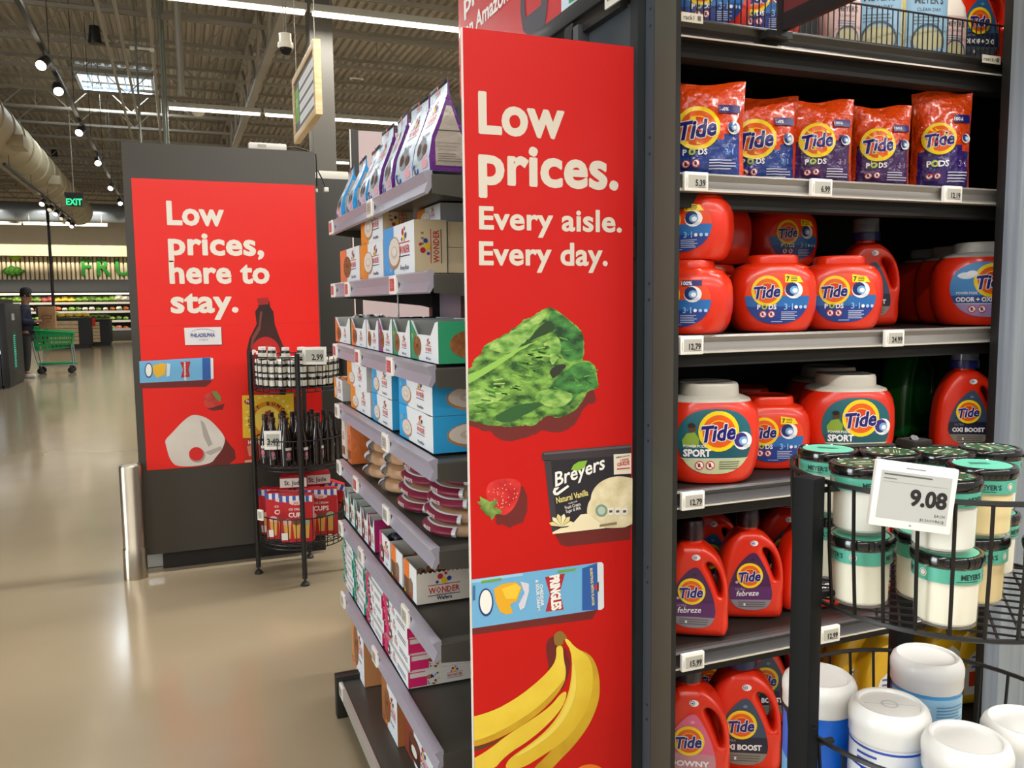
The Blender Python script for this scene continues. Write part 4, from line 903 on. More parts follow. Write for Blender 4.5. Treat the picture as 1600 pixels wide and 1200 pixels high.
# --- second shelf: honey bun boxes
z = SZ[1]+.002; cat = 'snack box'; grp = 'honey bun boxes on the second snack shelf'
def gput(o, Y, X, z, label, cat, grp): o.location = (X, Y, z); o.rotation_euler = (0, 0, RZ); return tag(o, label, cat, grp)
Y, w_ = yr(601, 649, .5, z); gput(carton(w_, .075, .118, '#4f9fe0', 'bun', 'Honey Buns', 'kraft'), Y, .5, z, 'blue honey bun box with plain kraft side facing the red sign', cat, grp); ya_ = Y-w_/2
k = Kind(tag(carton(.14, .16, .057, '#4f9fe0', 'bun', 'Honey Buns', 'kraft_end'), 'x', cat))
yy = ya_+.072
k.put((.579, yy, z), RZ, 'lower kraft box end stacked beside the blue honey bun box', grp); k.put((.579, yy, z+.058), RZ, 'upper kraft box end stacked beside the blue honey bun box', grp)
Y, w_ = yr(564, 600, .5, z); gput(carton(w_, .09, .095, '#f08f2c', 'bun', 'Honey Buns', 'white'), Y, .5, z, 'orange honey bun box next to the blue one', cat, grp)
gput(carton(w_*.95, .08, .095, '#f08f2c', 'bun', 'Honey Buns', 'kraft'), Y+.01, .505, z+.096, 'orange honey bun box standing on top of another', cat, grp)
Y, w_ = yr(533, 563, .5, z); gput(carton(w_, .09, .1, '#ee7f4e', 'donut', 'Donut Sticks', 'white'), Y, .5, z, 'coral coloured snack box at the far end of the second snack shelf', cat, grp)
Y = ya_+.16; o = carton(.2, .2, .045, '#f08f2c', 'bun', 'Honey', 'white'); gput(o, Y, .58, z+.119, 'grey white box lying across the honey bun boxes', cat, grp)
b = B(); b.f = F_right(.1); wonder(b, .11, .02, .09, 3, None, False, PI); b.build('side_print', o)
# --- third shelf: mini donut trays
z = SZ[2]+.002; grp = 'mini donut trays on the third snack shelf'
def wrapped(col='#d8dde2', s=(.03, .022, .02), sub='#3a2418'):
    b = B(); b2 = bmesh.new(); bmesh.ops.create_icosphere(b2, subdivisions=2, radius=1); rr = random.Random(5)
    for v in b2.verts: q = rr.uniform(.85, 1.12); v.co = Vector((v.co.x*s[0]*q, v.co.y*s[1]*q, v.co.z*s[2]*q))
    b._join(b2, ramp2('wrap_'+col.strip('#'), sub, col, 60, .2, bump=.4)); return b.build('wrapped_cake')
wk = Kind(tag(wrapped(), 'x', 'snack')); wkd = Kind(tag(wrapped('#4a4f66', sub='#1c1b22'), 'x', 'snack')); wkb = Kind(tag(wrapped('#c98b5e', sub='#4a2c1c'), 'x', 'snack'))
for i, (pf, pn, bg, sc_, sub, kd) in enumerate(((643, 686, '#2f9a6d', '#2f9a6d', 'Mini Donuts', 'donut'), (615, 642, '#2f9a6d', '#2f9a6d', 'Mini Donuts', 'donut'), (593, 614, '#9a3f8a', '#9a3f8a', 'Mini Donuts', 'donut'), (574, 592, '#efefef', '#c5c6c8', 'Donuts', 'donut'), (550, 573, '#f07a4a', '#c5c6c8', 'Donuts', 'donut'), (525, 548, '#f07a4a', '#1f8a62', 'Donuts', 'donut'))):
    Y, w_ = yr(pf, pn, .5, z); o = tray(w_, .16, .088 if i < 3 else .082, bg, kd, sub, sc_)
    gput(o, Y, .5, z, '%s cut front tray, %s from the near end of the third snack shelf' % (['green sided', 'green sided', 'purple fronted', 'plain white', 'plain grey sided', 'dark green sided'][i], ORD[i]), 'display tray', grp)
    for q in range(3): (wk if i != 2 else wkd).put((.55+.035*q, Y+rnd.uniform(-.01, .01), z+.052+(.02 if i in (2, 5) else 0)), rnd.uniform(0, 3), '%s wrapped donut pack in the %s tray of the third snack shelf' % (ORD[q], ORD[i]), 'wrapped donuts in the trays')
# --- fourth shelf: open honey bun boxes in pairs
z = SZ[3]+.002; grp = 'open honey bun boxes stacked in pairs'
for i, (pf, pn, bg, sub, h, nx, d_) in enumerate(((625, 678, '#2fa8e6', 'Honey Buns', .08, 0, .2), (583, 614, '#2fa8e6', 'Honey Buns', .077, 0, .2), (549, 580, '#f08f2c', 'Danish', .072, 0, .18), (523, 536, '#f08f2c', 'Danish', .07, 1, .12))):
    Y, w_ = yr(pf, pn, .5, z); k = None
    for lv in range(1 if nx else 2):
        o = tray(w_, d_, h, bg, 'bun', sub, bg if i < 2 else '#c5c2bd', .0, 'snack_box') if k is None else k.copy()
        if k is not None: COL.objects.link(o)
        k = o
        gput(o, Y+(.006 if lv and i == 2 else 0), .5-(.008 if lv and i == 2 else 0), z+lv*(h+.001), '%s %s open bun box, %s from the near end of the fourth snack shelf' % ('upper' if lv else 'lower', ['blue', 'pale blue', 'orange', 'small orange'][i], ORD[i]), 'snack box', grp)
    zt_ = z+(1 if nx else 2)*h-.014
    for q in range(6 if i < 2 else 4):
        (wkd if i < 2 else wkb).put((.53+.035*(q//2), Y+(.5-q % 2)*w_*.45, zt_), rnd.uniform(0, 3), '%s wrapped bun on top of the %s open box stack on the fourth shelf' % (ORD[q], ['nearest blue', 'pale blue', 'orange', 'far small'][i]), 'wrapped buns in the open boxes')
# --- fifth shelf: bagged buns
z = SZ[4]+.002
def bunbag(w, d, h, lab, lab2, bun='#8a5a30'):
    root = B(); film = M('#e8dccb', .1, alpha=.2, var=0)
    def sup(sx, sy, zz, n=20, e=2.6):
        out = []
        for j in range(n):
            a = 2*PI*j/n; c, s_ = math.cos(a), math.sin(a); out.append((sx*abs(c)**(2/e)*(1 if c > 0 else -1), d/2+sy*abs(s_)**(2/e)*(1 if s_ > 0 else -1), zz))
        return out
    root.loft([sup(w*.4*q, d*.42*q, zz*h) for zz, q in ((.02, .86), (.15, .97), (.5, 1), (.8, .95), (.95, .8), (.99, .5))], ramp2('bun_crust', '#b07840', '#e2b67c', 8, .4))
    o = root.build('bun_pack')
    b = B(); b.loft([sup(w*.495*q, d*.5*q, zz*h) for zz, q in ((0, .76), (.1, .853), (.25, .948), (.5, 1.0), (.75, .948), (.9, .853), (1.0, .76))], film); b.build('film', o)
    b = B(); qv = lambda v: 1-.24*abs(2*v/h-1)**2.2; yl = lambda u, v: d/2-d*.5*qv(v)*(max(0, 1-(abs(u)/(w*.5*qv(v)))**2.6))**(1/2.6)
    b.cut = .012; b.cutv = h/7; b.f = lambda u, v, n: (u*qv(v), yl(u*qv(v), v)-.0012-n, v); e0 = .46 if lab[1] == '7' else -.05; b.rect(-w*.46, h*.08, w*e0, h*.92, P(lab2), 1); b.rect(-w*.28, h*.14, w*(e0-.02), h*.86, P(lab), 2); b.cut = None; b.cutv = None
    b.txt('WONDER', w*(.08 if e0 > 0 else -.18), h*.36, h*(.42 if e0 > 0 else .2), P('#e8dfe0' if e0 > 0 else '#b3202c'), 'C', .03, 0, 0, 1, 3, 1)
    b.build('label', o); return o
grp = 'bagged buns stacked on the bun shelf'
for i, (pf, pn, n, lab, lab2, h, d_) in enumerate(((648, 688, 6, '#7a1f38', '#d9dde2', .028, .2), (610, 645, 5, '#7a1f38', '#d9dde2', .03, .2), (585, 608, 4, '#d8d4d6', '#c8ccd4', .034, .18), (560, 583, 4, '#d9d9dc', '#cfd2d8', .034, .18))):
    Y, w_ = yr(pf, pn, .5, z); k = Kind(tag(bunbag(w_, d_, h, lab, lab2), 'x', 'bagged buns'))
    for lv in range(n): k.put((.495+.004*((lv*7) % 3)+.006*lv, Y+.003*((lv*5) % 3-1), z+lv*h*1.01), 0, '%s bun bag from the bottom in the %s stack of the bun shelf' % (ORD[lv], ['nearest maroon labelled', 'second maroon labelled', 'white labelled', 'far white labelled'][i]), grp, rot=(.05*((lv*7) % 3-1), .04*((lv*5) % 3-1), RZ+.06*((lv*4) % 3-1)))
for i, (px, col) in enumerate(((548, '#d9743a'), (539, '#e2ddd2'))):
    b = B(); hh = .125; b.loft([[(-.03*q, .0, zz*hh), (.03*q, .0, zz*hh), (.033*q, .03, zz*hh), (.03*q, .06, zz*hh), (-.03*q, .06, zz*hh), (-.033*q, .03, zz*hh)] for zz, q in ((0, .95), (.3, 1.05), (.7, 1), (.9, .8), (1, .9))], M(col, .22, var=.1, bump=.3, sc=40)); b.f = F_front; wonder(b, 0, hh*.55, .04, 2); b.rect(-.022, .012, .022, .04, P('#8a4a2c'), 2)
    gput(b.build('snack_bag'), yat(px, .5, z), .497, z, ['orange standing snack bag at the far end of the bun shelf', 'pale standing snack bag at the far end of the bun shelf'][i], 'snack bag', 'standing snack bags on the bun shelf')
# --- sixth shelf: wafers and donut trays
z = SZ[5]+.002; grp = 'open trays on the sixth snack shelf'
def wafer_box(w, d, h):
    b = B(); th = .002; c = M('#d5d2cc', .55, var=.02)
    b.box(-w/2, w/2, 0, d, 0, th, c); b.box(-w/2, -w/2+th, 0, d, 0, h, c); b.box(w/2-th, w/2, 0, d, 0, h*.86, c); b.box(-w/2, w/2, d-th, d, 0, h, c); b.box(-w/2, w/2, 0, th, 0, h, c)
    n = int(d/.011)
    for j in range(n): b.faces([(w/2-th/2, (j+.15)*d/n, h*.86), (w/2-th/2, (j+.85)*d/n, h*.86), (w/2-th/2, (j+.5)*d/n, h*.9)], [(0, 1, 2)], white)
    b.f = F_front; b.rect(-w/2, 0, w/2, h, white, 1); b.rect(-w/2, h*.4, -w/2+w*.42, h, P('#f07a26'), 2); b.rect(-w/2, 0, -w/2+w*.5, h*.5, P('#6b4a34'), 3); b.poly([(-w*.1, h*.1), (w*.18, 0), (w*.2, h*.5), (w*.05, h*.6), (-w*.1, h*.5)], P('#8f6848'), 4); dots(b, -w*.48, .002, w*.2, h*.14, 5, 5, 5, .005)
    b.f = F_right(w/2); b.rect(0, 0, d, h*.86, P('#dfd8cc'), 1); wonder(b, d*.33, h*.36, d*.38, 2); b.txt('Wafers', d*.33, h*.08, h*.15, wnav, 'C', .03, k=2); b.txt('PEANUT BUTTER', d*.33, h*.225, h*.06, P('#b5703a'), 'C', .0, k=2)
    for q in (.72, .83): b.rect(d*q, h*.12, d*(q+.1), h*.38, P('#4a2c26'), 2); b.ell(d*(q+.05), h*.38, d*.05, h*.05, P('#5f3a30'), 3)
    return b.build('wafer_box')
k = Kind(tag(wafer_box(.115, .205, .085), 'x', 'snack box'))
for i, (px, nm) in enumerate(((642, 'near'), (621, 'far'))):
    Y = yat(px, .5, z); k.put((.5, Y, z), RZ, '%s one of two white wafer boxes with orange front panels' % nm, grp)
    for q in range(8): wkb.put((.53+.045*(q//2), Y+(.5-q % 2)*.05, z+.04+.006*(q % 3)), rnd.uniform(0, 3), '%s wrapped wafer in the %s orange fronted wafer box' % (ORD[q], nm), 'wrapped wafers')
Y, w_ = yr(594, 611, .5, z); gput(tray(w_, .18, .085, '#e0408a', 'cake', 'Cakes', '#c5c2bd', .0, 'snack_box'), Y, .5, z, 'white snack box with pink corner behind the wafer boxes', 'snack box', grp)
for q in range(4): wkd.put((.54+.04*(q//2), Y+(.5-q % 2)*.05, z+.065), rnd.uniform(0, 3), '%s wrapped cake in the pink cornered snack box' % ORD[q], 'wrapped cakes')
for i, (pf, pn, c_) in enumerate(((577, 586, '#a81f66'), (567, 576, '#a81f66'), (556, 566, '#1f7a66'), (547, 555, '#1f9a8a'), (538, 546, '#17685c'))):
    Y, w_ = yr(pf, pn, .5, z); gput(tray(max(w_, .03), .13, .095, c_, 'cake', 'Donuts', c_, .3), Y, .5, z, '%s cut front tray, %s behind the pink cornered box' % ('magenta' if i < 2 else 'teal', ORD[i]), 'display tray', grp)
    wk.put((.56, Y, z+.06), .3, 'wrapped pack in the tray %s behind the pink cornered box' % ORD[i], 'wrapped packs in the small trays')
# --- seventh shelf: cupcake stacks
z = SZ[6]+.002
def cupcake(w, d, h, col, sub):
    b = B(); b.box(-w/2, w/2, 0, d, 0, h, M('#d6d6d2', .5, var=.02), .001, 1); b.f = F_front; b.rect(-w/2, 0, w/2, h, white, 1); b.rect(-w/2, 0, -w/2+w*.2, h, P(col), 2); dots(b, -w/2+w*.14, .002, -w/2+w*.34, h-.002, 9, 6, 3, .004); pastry(b, -w/2+w*.2, h*.5, w*.06, h*.3, 'cake', 3); wonder(b, -w*.06, h*.45, min(w*.2, h*.85), 3); b.fine(w*.08, h*.25, w*.42, h*.6, 2, wnav, 2, 2)
    b.f = F_right(w/2); b.rect(0, 0, d, h, P('#d9d7cf'), 1); b.rect(.002, h*.06, d*.22, h*.62, P(col), 2); b.rect(.002, h*.9, d*.2, h*.96, P(col), 2); b.rect(0, 0, .004, h, P(col), 3); dots(b, d*.22, .002, d*.36, h-.002, 22, 7, 3, .0032); wonder(b, d*.55, h*.42, min(d*.24, h*.95), 2, None); b.txt('Choc', d*.76, h*.6, h*.2, wnav, 'L', .03, k=2); b.txt('Cupcakes', d*.76, h*.34, h*.2, wnav, 'L', .03, k=2)
    b.f = F_top(h); b.rect(-w/2, 0, w/2, d, P('#c9c8c2'), 1); dots(b, -w/2+.004, .004, -w/2+w*.3, d*.2, 16, 8, 2, .005); b.txt(sub, w*.22, d*.35, .016, wnav, 'C', .03, 0, -PI/2, 1, 2); wonder(b, w*.1, d*.65, .07, 2, None, True, -PI/2)
    return b.build('cupcake_box')
grp = 'cupcake boxes stacked on the cupcake shelf'
for i, (pf, pn, n, col, h, d_, X) in enumerate(((602, 641, 4, '#d81e6a', .0425, .22, .497), (574, 600, 5, '#d81e6a', .036, .2, .497), (555, 571, 5, '#1fa890', .036, .2, .497), (537, 553, 6, '#1fa890', .03, .2, .497))):
    Y, w_ = yr(pf, pn, .5, z); k = Kind(tag(cupcake(w_, d_, h, col, 'Cupcakes'), 'x', 'snack box'))
    for lv in range(n): k.put((X+.003*((lv*5) % 3), Y+.002*((lv*7) % 3-1), z+lv*(h+.0006)), RZ+.012*((lv*3) % 3-1), '%s cupcake box from the bottom in the %s stack' % (ORD[lv], ['nearest pink', 'second pink', 'nearer teal', 'far teal'][i]), grp)
# --- bottom deck
z = .132; grp = 'boxes on the bottom snack deck'
for i, (pf, pn, h, X, kd, bg) in enumerate(((551, 570, .22, .53, 'donut', '#c98a56'), (572, 582, .15, .6, 'cake', '#b3202c'), (598, 622, .16, .54, 'donut', '#a86a3c'), (624, 690, .11, .56, 'cake', '#8a3f2c'))):
    yn, yf_ = yat(pn, X, z), yat(pf, X, z); w_ = min(yf_-yn, .3); o = carton(w_, .2, h, bg, kd, 'Donuts', 'top'); gput(o, max((yn+yf_)/2, GN-.16+w_/2), X, z, ['tall brown donut box at the far end of the bottom snack deck', 'small red box on the bottom snack deck', 'brown and white donut box on the bottom snack deck', 'white box lying at the near end of the bottom snack deck'][i], 'snack box', grp)
# ================================================================ electronic price tags
def price_tag(text, w, h, scr='#b9b6ac', small=True):
    t = thing('price_tag', 'x', 'price tag'); b = B(); b.box(-w/2, w/2, 0, .009, 0, h, M('#efece4', .4, var=0), .002); b.build('tag_case', t)
    b = B(); b.f = F_front; b.rect(-w*.36, h*.17, w*.4, h*.83, M(scr, .3, var=0), 1)
    if text: b.txt(text, w*.36, h*.27, h*.46, P('#191917'), 'R', .03, 0, 0, .8, 2, 2); b.rect(w*.05, h*.2, w*.36, h*.225, P('#55524c'), 2); b.rect(-w*.44, h*.25, -w*.42, h*.7, P('#aaa69c'), 2); b.ell(w*.455, h*.5, w*.012, w*.012, P('#8a867c'), 2, 8)
    else: b.fine(-w*.26, h*.3, w*.3, h*.75, 3, P('#8a867c' if scr[1] == 'b' else '#d88f92'), 2, 2)
    b.build('screen', t); return t
for i, (px, py, s, k) in enumerate(((1088, 279, '5.39', 'A'), (1284, 285, '6.99', 'A'), (1489, 291, '12.19', 'A'), (1081, 538, '12.79', 'B'), (1398, 528, '24.99', 'B'), (1083, 777, '12.79', 'C'), (1083, 1033, '15.99', 'D'), (1297, 993, '12.99', 'D'))):
    o = price_tag(s, .05, .034); x = xat(px, TY-.014, TZS[k]-.018); o.location = (x, TY-.0155, TZS[k]-.0345); o.rotation_euler = (0, 0, 0); tag(o, 'white price tag reading %s on the %s detergent shelf edge' % (s, dict(A='pouch', B='tub', C='sport tub', D='bottle')[k]), 'price tag', 'price tags on the detergent shelves')
kr, kg = Kind(price_tag('', .058, .044, '#c8474f')), Kind(price_tag('', .058, .044, '#b9b6ac'))
for i, (si, px, kd) in enumerate(((0, 511, 1), (0, 576, 0), (1, 515, 1), (1, 541, 1), (1, 612, 1), (2, 518, 1), (2, 557, 1), (2, 607, 1), (3, 524, 0), (3, 600, 0), (4, 526, 0), (4, 554, 1), (4, 601, 0), (5, 530, 0), (5, 562, 0), (5, 631, 0), (6, 533, 0), (6, 584, 0), (7, 532, 0), (7, 592, 0))):
    zz = SZ[si] if si < 7 else .132; X = GX-.0085 if si < 7 else GX-.0215
    (kr if kd else kg).put((X, min(yat(px, X, zz-.02), 2.74 if si < 7 else 2.78), zz-.045), RZ, '%s screened price tag, %s along the edge of the %s' % ('red' if kd else 'grey', ORD[[a[0] for a in ((0,), (0,), (1,), (1,), (1,), (2,), (2,), (2,), (3,), (3,), (4,), (4,), (4,), (5,), (5,), (5,), (6,), (6,), (7,), (7,))][:i].count(si)], TOPN[si]), 'price tags on the snack shelves')
# ================================================================ detergent on the black end shelving
rd = M('#e02c0e', .3, var=.04, coat=.3); rd2 = M('#e5330f', .28, coat=.3)
ty, to, tn, tw = G('#f7d416'), G('#e8611a'), G('#1f1a6e'), G('#f4f2f4')
def swirl(b, u, v, r, k, word=True, clip=None):
    b.ell(u, v, r, r, ty, k, 26); b.annul(u, v, r*.55, r*.8, to, k+1, 26); b.ell(u, v-r*.05, r*.55, r*.55, G('#d9421a'), k+1, 20)
    b.poly([(u-r*.75, v-r*.1), (u+r*.1, v-r*.72), (u+r*.6, v-r*.4), (u-r*.3, v-r*.2)], to, k+2)
    vs, fs, a, c = text2d('Tide', .018, .28, 2); sz = r*1.08; sx = 1.62*r/((c-a)*sz)
    b.txt('Tide', u+r*.02, v-sz*.4, sz, tw, 'C', .075, .28, .1, sx, k+3, 2); b.txt('Tide', u+r*.02, v-sz*.4, sz, tn, 'C', .036, .28, .1, sx, k+5, 2)
def warn(b, u, v, r, k):
    for q in (0, 1): b.ell(u+q*r*2.3, v, r, r, G('#cf2c2a'), k, 14); b.ell(u+q*r*2.3, v, r*.78, r*.78, tw, k+1, 14); b.ell(u+q*r*2.3-.1*r, v+.05*r, r*.3, r*.5, G('#22201f'), k+2, 8); b.poly([(u+q*r*2.3-.5*r, v+.62*r), (u+q*r*2.3-.62*r, v+.5*r), (u+q*r*2.3+.5*r, v-.62*r), (u+q*r*2.3+.62*r, v-.5*r)], G('#cf2c2a'), k+3)
def pod(b, u, v, r, k, c1='#202a66'):
    b.ell(u, v, r, r*.92, tw, k, 16); b.ell(u-r*.22, v+r*.1, r*.72, r*.75, G(c1), k+1, 16); b.ell(u+r*.05, v, r*.5, r*.45, G('#6fa9de'), k+2, 14); b.ell(u+r*.12, v-r*.05, r*.3, r*.26, tw, k+3, 12); b.ell(u+r*.4, v-r*.55, r*.4, r*.2, G('#d7dce4'), k+1, 10)
def sup(a, d, z, e=2.8, n=40):
    out = []
    for j in range(n):
        t = 2*PI*j/n; c, s_ = math.cos(t), math.sin(t); out.append((a*abs(c)**(2/e)*(1 if c > 0 else -1), d*abs(s_)**(2/e)*(1 if s_ > 0 else -1), z))
    return out
def tub(W, D, H, kind, lidcol=None):
    """rounded detergent tub: body, lid and a printed label wrapped on its front"""
    t = thing('detergent_tub', 'x', 'detergent tub')
    lz = H*.82
    prof = [(0, .74), (.015*H, .79), (.06*H, .86), (.15*H, .93), (.3*H, .985), (.46*H, 1.0), (.62*H, .985), (.72*H, .945), (.785*H, .88), (lz, .82)]
    b = B(); b.loft([sup(W/2*q, D/2*(q*.5+.5), z) for z, q in prof], rd); b.build('tub_body', t, sharp=50)
    lm = rd2 if lidcol is None else M(lidcol, .32, var=.03)
    b = B(); b.loft([sup(W/2*q, D/2*(q*.5+.5), z) for z, q in ((lz-.004 if lidcol is None else lz-.012, .84 if lidcol is None else .885), (lz+.004, .8), (lz+.009, .66), (lz+.011, .585), (H-.006, .575), (H-.001, .55), (H, .52), (H-.002, .44))], lm); b.build('lid', t, sharp=40)
    def q_(z):
        for (z0, q0), (z1, q1) in zip(prof, prof[1:]):
            if z <= z1: return q0+(q1-q0)*(z-z0)/(z1-z0)
        return .72
    def f(u, v, n):
        q = q_(v); a, d = W/2*q, D/2*(q*.5+.5); x = min(abs(u)/a, .995); return (u, -d*(1-x**2.8)**(1/2.8)-.0009-n, v)
    b = B(); b.f = f; b.cut = .008; b.cutv = .01; b.step = .00035
    LW, LH, c = W*.36, H*.33, H*.43
    def lab(m, v0=-9, v1=9, k=1, g=1.0):
        pts = []
        for j in range(40):
            a = 2*PI*j/40; x, y = math.cos(a), math.sin(a); e = 2.5
            x = LW*g*abs(x)**(2/e)*(1 if x > 0 else -1); y = LH*g*abs(y)**(2/e)*(1 if y > 0 else -1); pts.append((x*(1-.12*max(0, -y/LH)), c+min(max(y, v0*LH), v1*LH)))
        b.poly(pts, m, k)
    s = LH/.05
    if kind == 'pods' or kind == 'pods100':
        lab(G('#e8481a'), k=1); lab(G('#2b6cb4'), v1=.1, k=2); lab(G('#26418f'), v1=-.32, k=3)
        swirl(b, -LW*.34, c+LH*.3, LH*.6, 4); pod(b, LW*.48, c+LH*.32, LH*.36, 4)
        if kind == 'pods': b.poly([(LW*.2, c+LH*.62), (LW*.78, c+LH*.62), (LW*.66, c+LH*.86), (LW*.2, c+LH*.95)], ty, 5); b.txt('7', LW*.29, c+LH*.68, LH*.26, G('#22201f'), 'C', .03, k=6); b.fine(LW*.38, c+LH*.66, LW*.62, c+LH*.86, 3, G('#4a4420'), 3, 6)
        else: b.rect(LW*.16, c+LH*.66, LW*.74, c+LH*.88, tn, 5); b.txt('100%', LW*.3, c+LH*.69, LH*.22, tw, 'C', .03, k=6)
        b.txt('P', -LW*.3-.018*s, c-LH*.42, .013*s, tw, 'C', .03, k=6); b.ell(-LW*.3-.0075*s, c-LH*.42+.0047*s, .0052*s, .0052*s, G('#b9c94a'), 6, 12); b.ell(-LW*.3-.0075*s, c-LH*.42+.0047*s, .0026*s, .0026*s, tn, 7, 10); b.txt('DS', -LW*.3+.008*s, c-LH*.42, .013*s, tw, 'C', .03, k=6)
        b.txt('3\u00b71', LW*.32, c-LH*.44, .017*s, G('#8ec3ee'), 'C', .015, k=6)
        for q in range(3): b.ell(LW*(.56+.15*q), c-LH*.34, LH*.07, LH*.07, G('#a9c9ec') if q else tw, 6, 10)
        warn(b, -LW*.46, c-LH*.62, LH*.14, 6); b.fine(LW*.1, c-LH*.86, LW*.66, c-LH*.5, 5, G('#c3cde8'), 7, 6); b.fine(-LW*.2, c-LH*.94, LW*.2, c-LH*.88, 1, G('#c3cde8'), 9, 6)
    else:
        sp = kind == 'sport'; lab(G('#1f6470' if sp else '#3c8ac9'), k=1); lab(G('#1a5563' if sp else '#27498f'), v1=-.22, k=2); lab(G('#c6cba0' if sp else '#a78fc0'), v1=-.5, k=3)
        if not sp: b.ell(-LW*.6, c+LH*.5, LW*.22, LH*.12, G('#e4eef6'), 4); b.ell(-LW*.45, c+LH*.58, LW*.14, LH*.1, G('#f2f6fa'), 5)
        swirl(b, LW*.08, c+LH*.32, LH*.62, 4); pod(b, LW*.74, c+LH*.02, LH*.3, 4, '#3a2a78')
        if sp: b.ell(-LW*.62, c+LH*.42, LW*.1, LH*.13, G('#5a3a26'), 5, 12); b.ell(-LW*.64, c+LH*.5, LW*.1, LH*.08, G('#221a16'), 6, 10); b.poly([(-LW*.86, c-LH*.12), (-LW*.46, c-LH*.16), (-LW*.44, c+LH*.1), (-LW*.56, c+LH*.3), (-LW*.76, c+LH*.26), (-LW*.88, c+LH*.06)], G('#88a83a'), 5)
        b.txt('SPORT' if sp else 'ODOR + OXI', -LW*.84, c-LH*.44, LH*.3 if sp else LH*.22, tw, 'L', .045, 0, 0, .9, 6); b.txt('POWER PODS', -LW*.84, c-LH*.17, LH*.12, tw, 'L', .02, 0, 0, .9, 6)
        b.fine(-LW*.8, c-LH*.55, LW*.6, c-LH*.49, 1, G('#cfe0e0'), 5, 6); warn(b, -LW*.42, c-LH*.72, LH*.14, 6); b.fine(LW*.1, c-LH*.86, LW*.66, c-LH*.58, 4, G('#6a6f60' if sp else '#e4dcf0'), 5, 6)
    b.build('label', t)
    return t
BOT = [(-.062, 0), (-.071, .006), (-.075, .02), (-.076, .05), (-.074, .09), (-.069, .13), (-.061, .155), (-.049, .18), (-.034, .198), (-.024, .205), (.014, .205), (.024, .2), (.042, .186), (.058, .164), (.068, .134), (.072, .1), (.073, .06), (.074, .022), (.069, .006), (.06, 0)]
HOLE = [(.026, .166), (.038, .163), (.049, .15), (.056, .13), (.059, .108), (.057, .092), (.052, .094), (.045, .115), (.036, .138), (.027, .155)]
def flask_mesh(outline, hole, body, s=1.0, half=.017, bev=.02):
    """flat bottle with a handle opening: both outlines swept through a rounded edge, front and back filled between them"""
    from mathutils.geometry import tessellate_polygon
    A = [Vector((x*s, y*s)) for x, y in cyc(outline, 0)]; H = [Vector((x*s, y*s)) for x, y in cyc(hole, 0)]
    def area(c): return sum(p.x*q.y-q.x*p.y for p, q in zip(c, c[1:]+c[:1]))
    if area(A) < 0: A.reverse()
    if area(H) > 0: H.reverse()
    def inward(c, other):
        out = []; n = len(c)
        for i in range(n):
            d = (c[(i+1) % n]-c[i-1]).normalized(); m = min((c[i]-q).length for q in other)
            out.append((Vector((-d.y, d.x)), min(bev*s, .46*m)))
        return out
    b = B(); loops = []
    for c, o in ((A, H), (H, A)):
        N = inward(c, o); rings = []
        for j in range(-5, 6):
            if j == 0: continue
            q = (abs(j)-1)/4; a = q*PI/2; rings.append([(p.x+nn.x*r*(1-math.cos(a)), (1 if j > 0 else -1)*(half*s+r*math.sin(a)+(bev*s-r)*(.55+.45*math.sin(a))), p.y+nn.y*r*(1-math.cos(a))) for p, (nn, r) in zip(c, N)])
        b.loft(rings, body, False); loops.append((rings[0], rings[-1]))
    for k in (0, 1):
        pts = [Vector((p[0], p[2], 0)) for L in loops for p in L[k]]; P3 = [p for L in loops for p in L[k]]
        tr = tessellate_polygon([[Vector((p[0], p[2], 0)) for p in L[k]] for L in loops]); b.faces(P3, [tuple(t) for t in tr], body)
    bmesh.ops.remove_doubles(b.bm, verts=b.bm.verts, dist=2e-5)
    return b
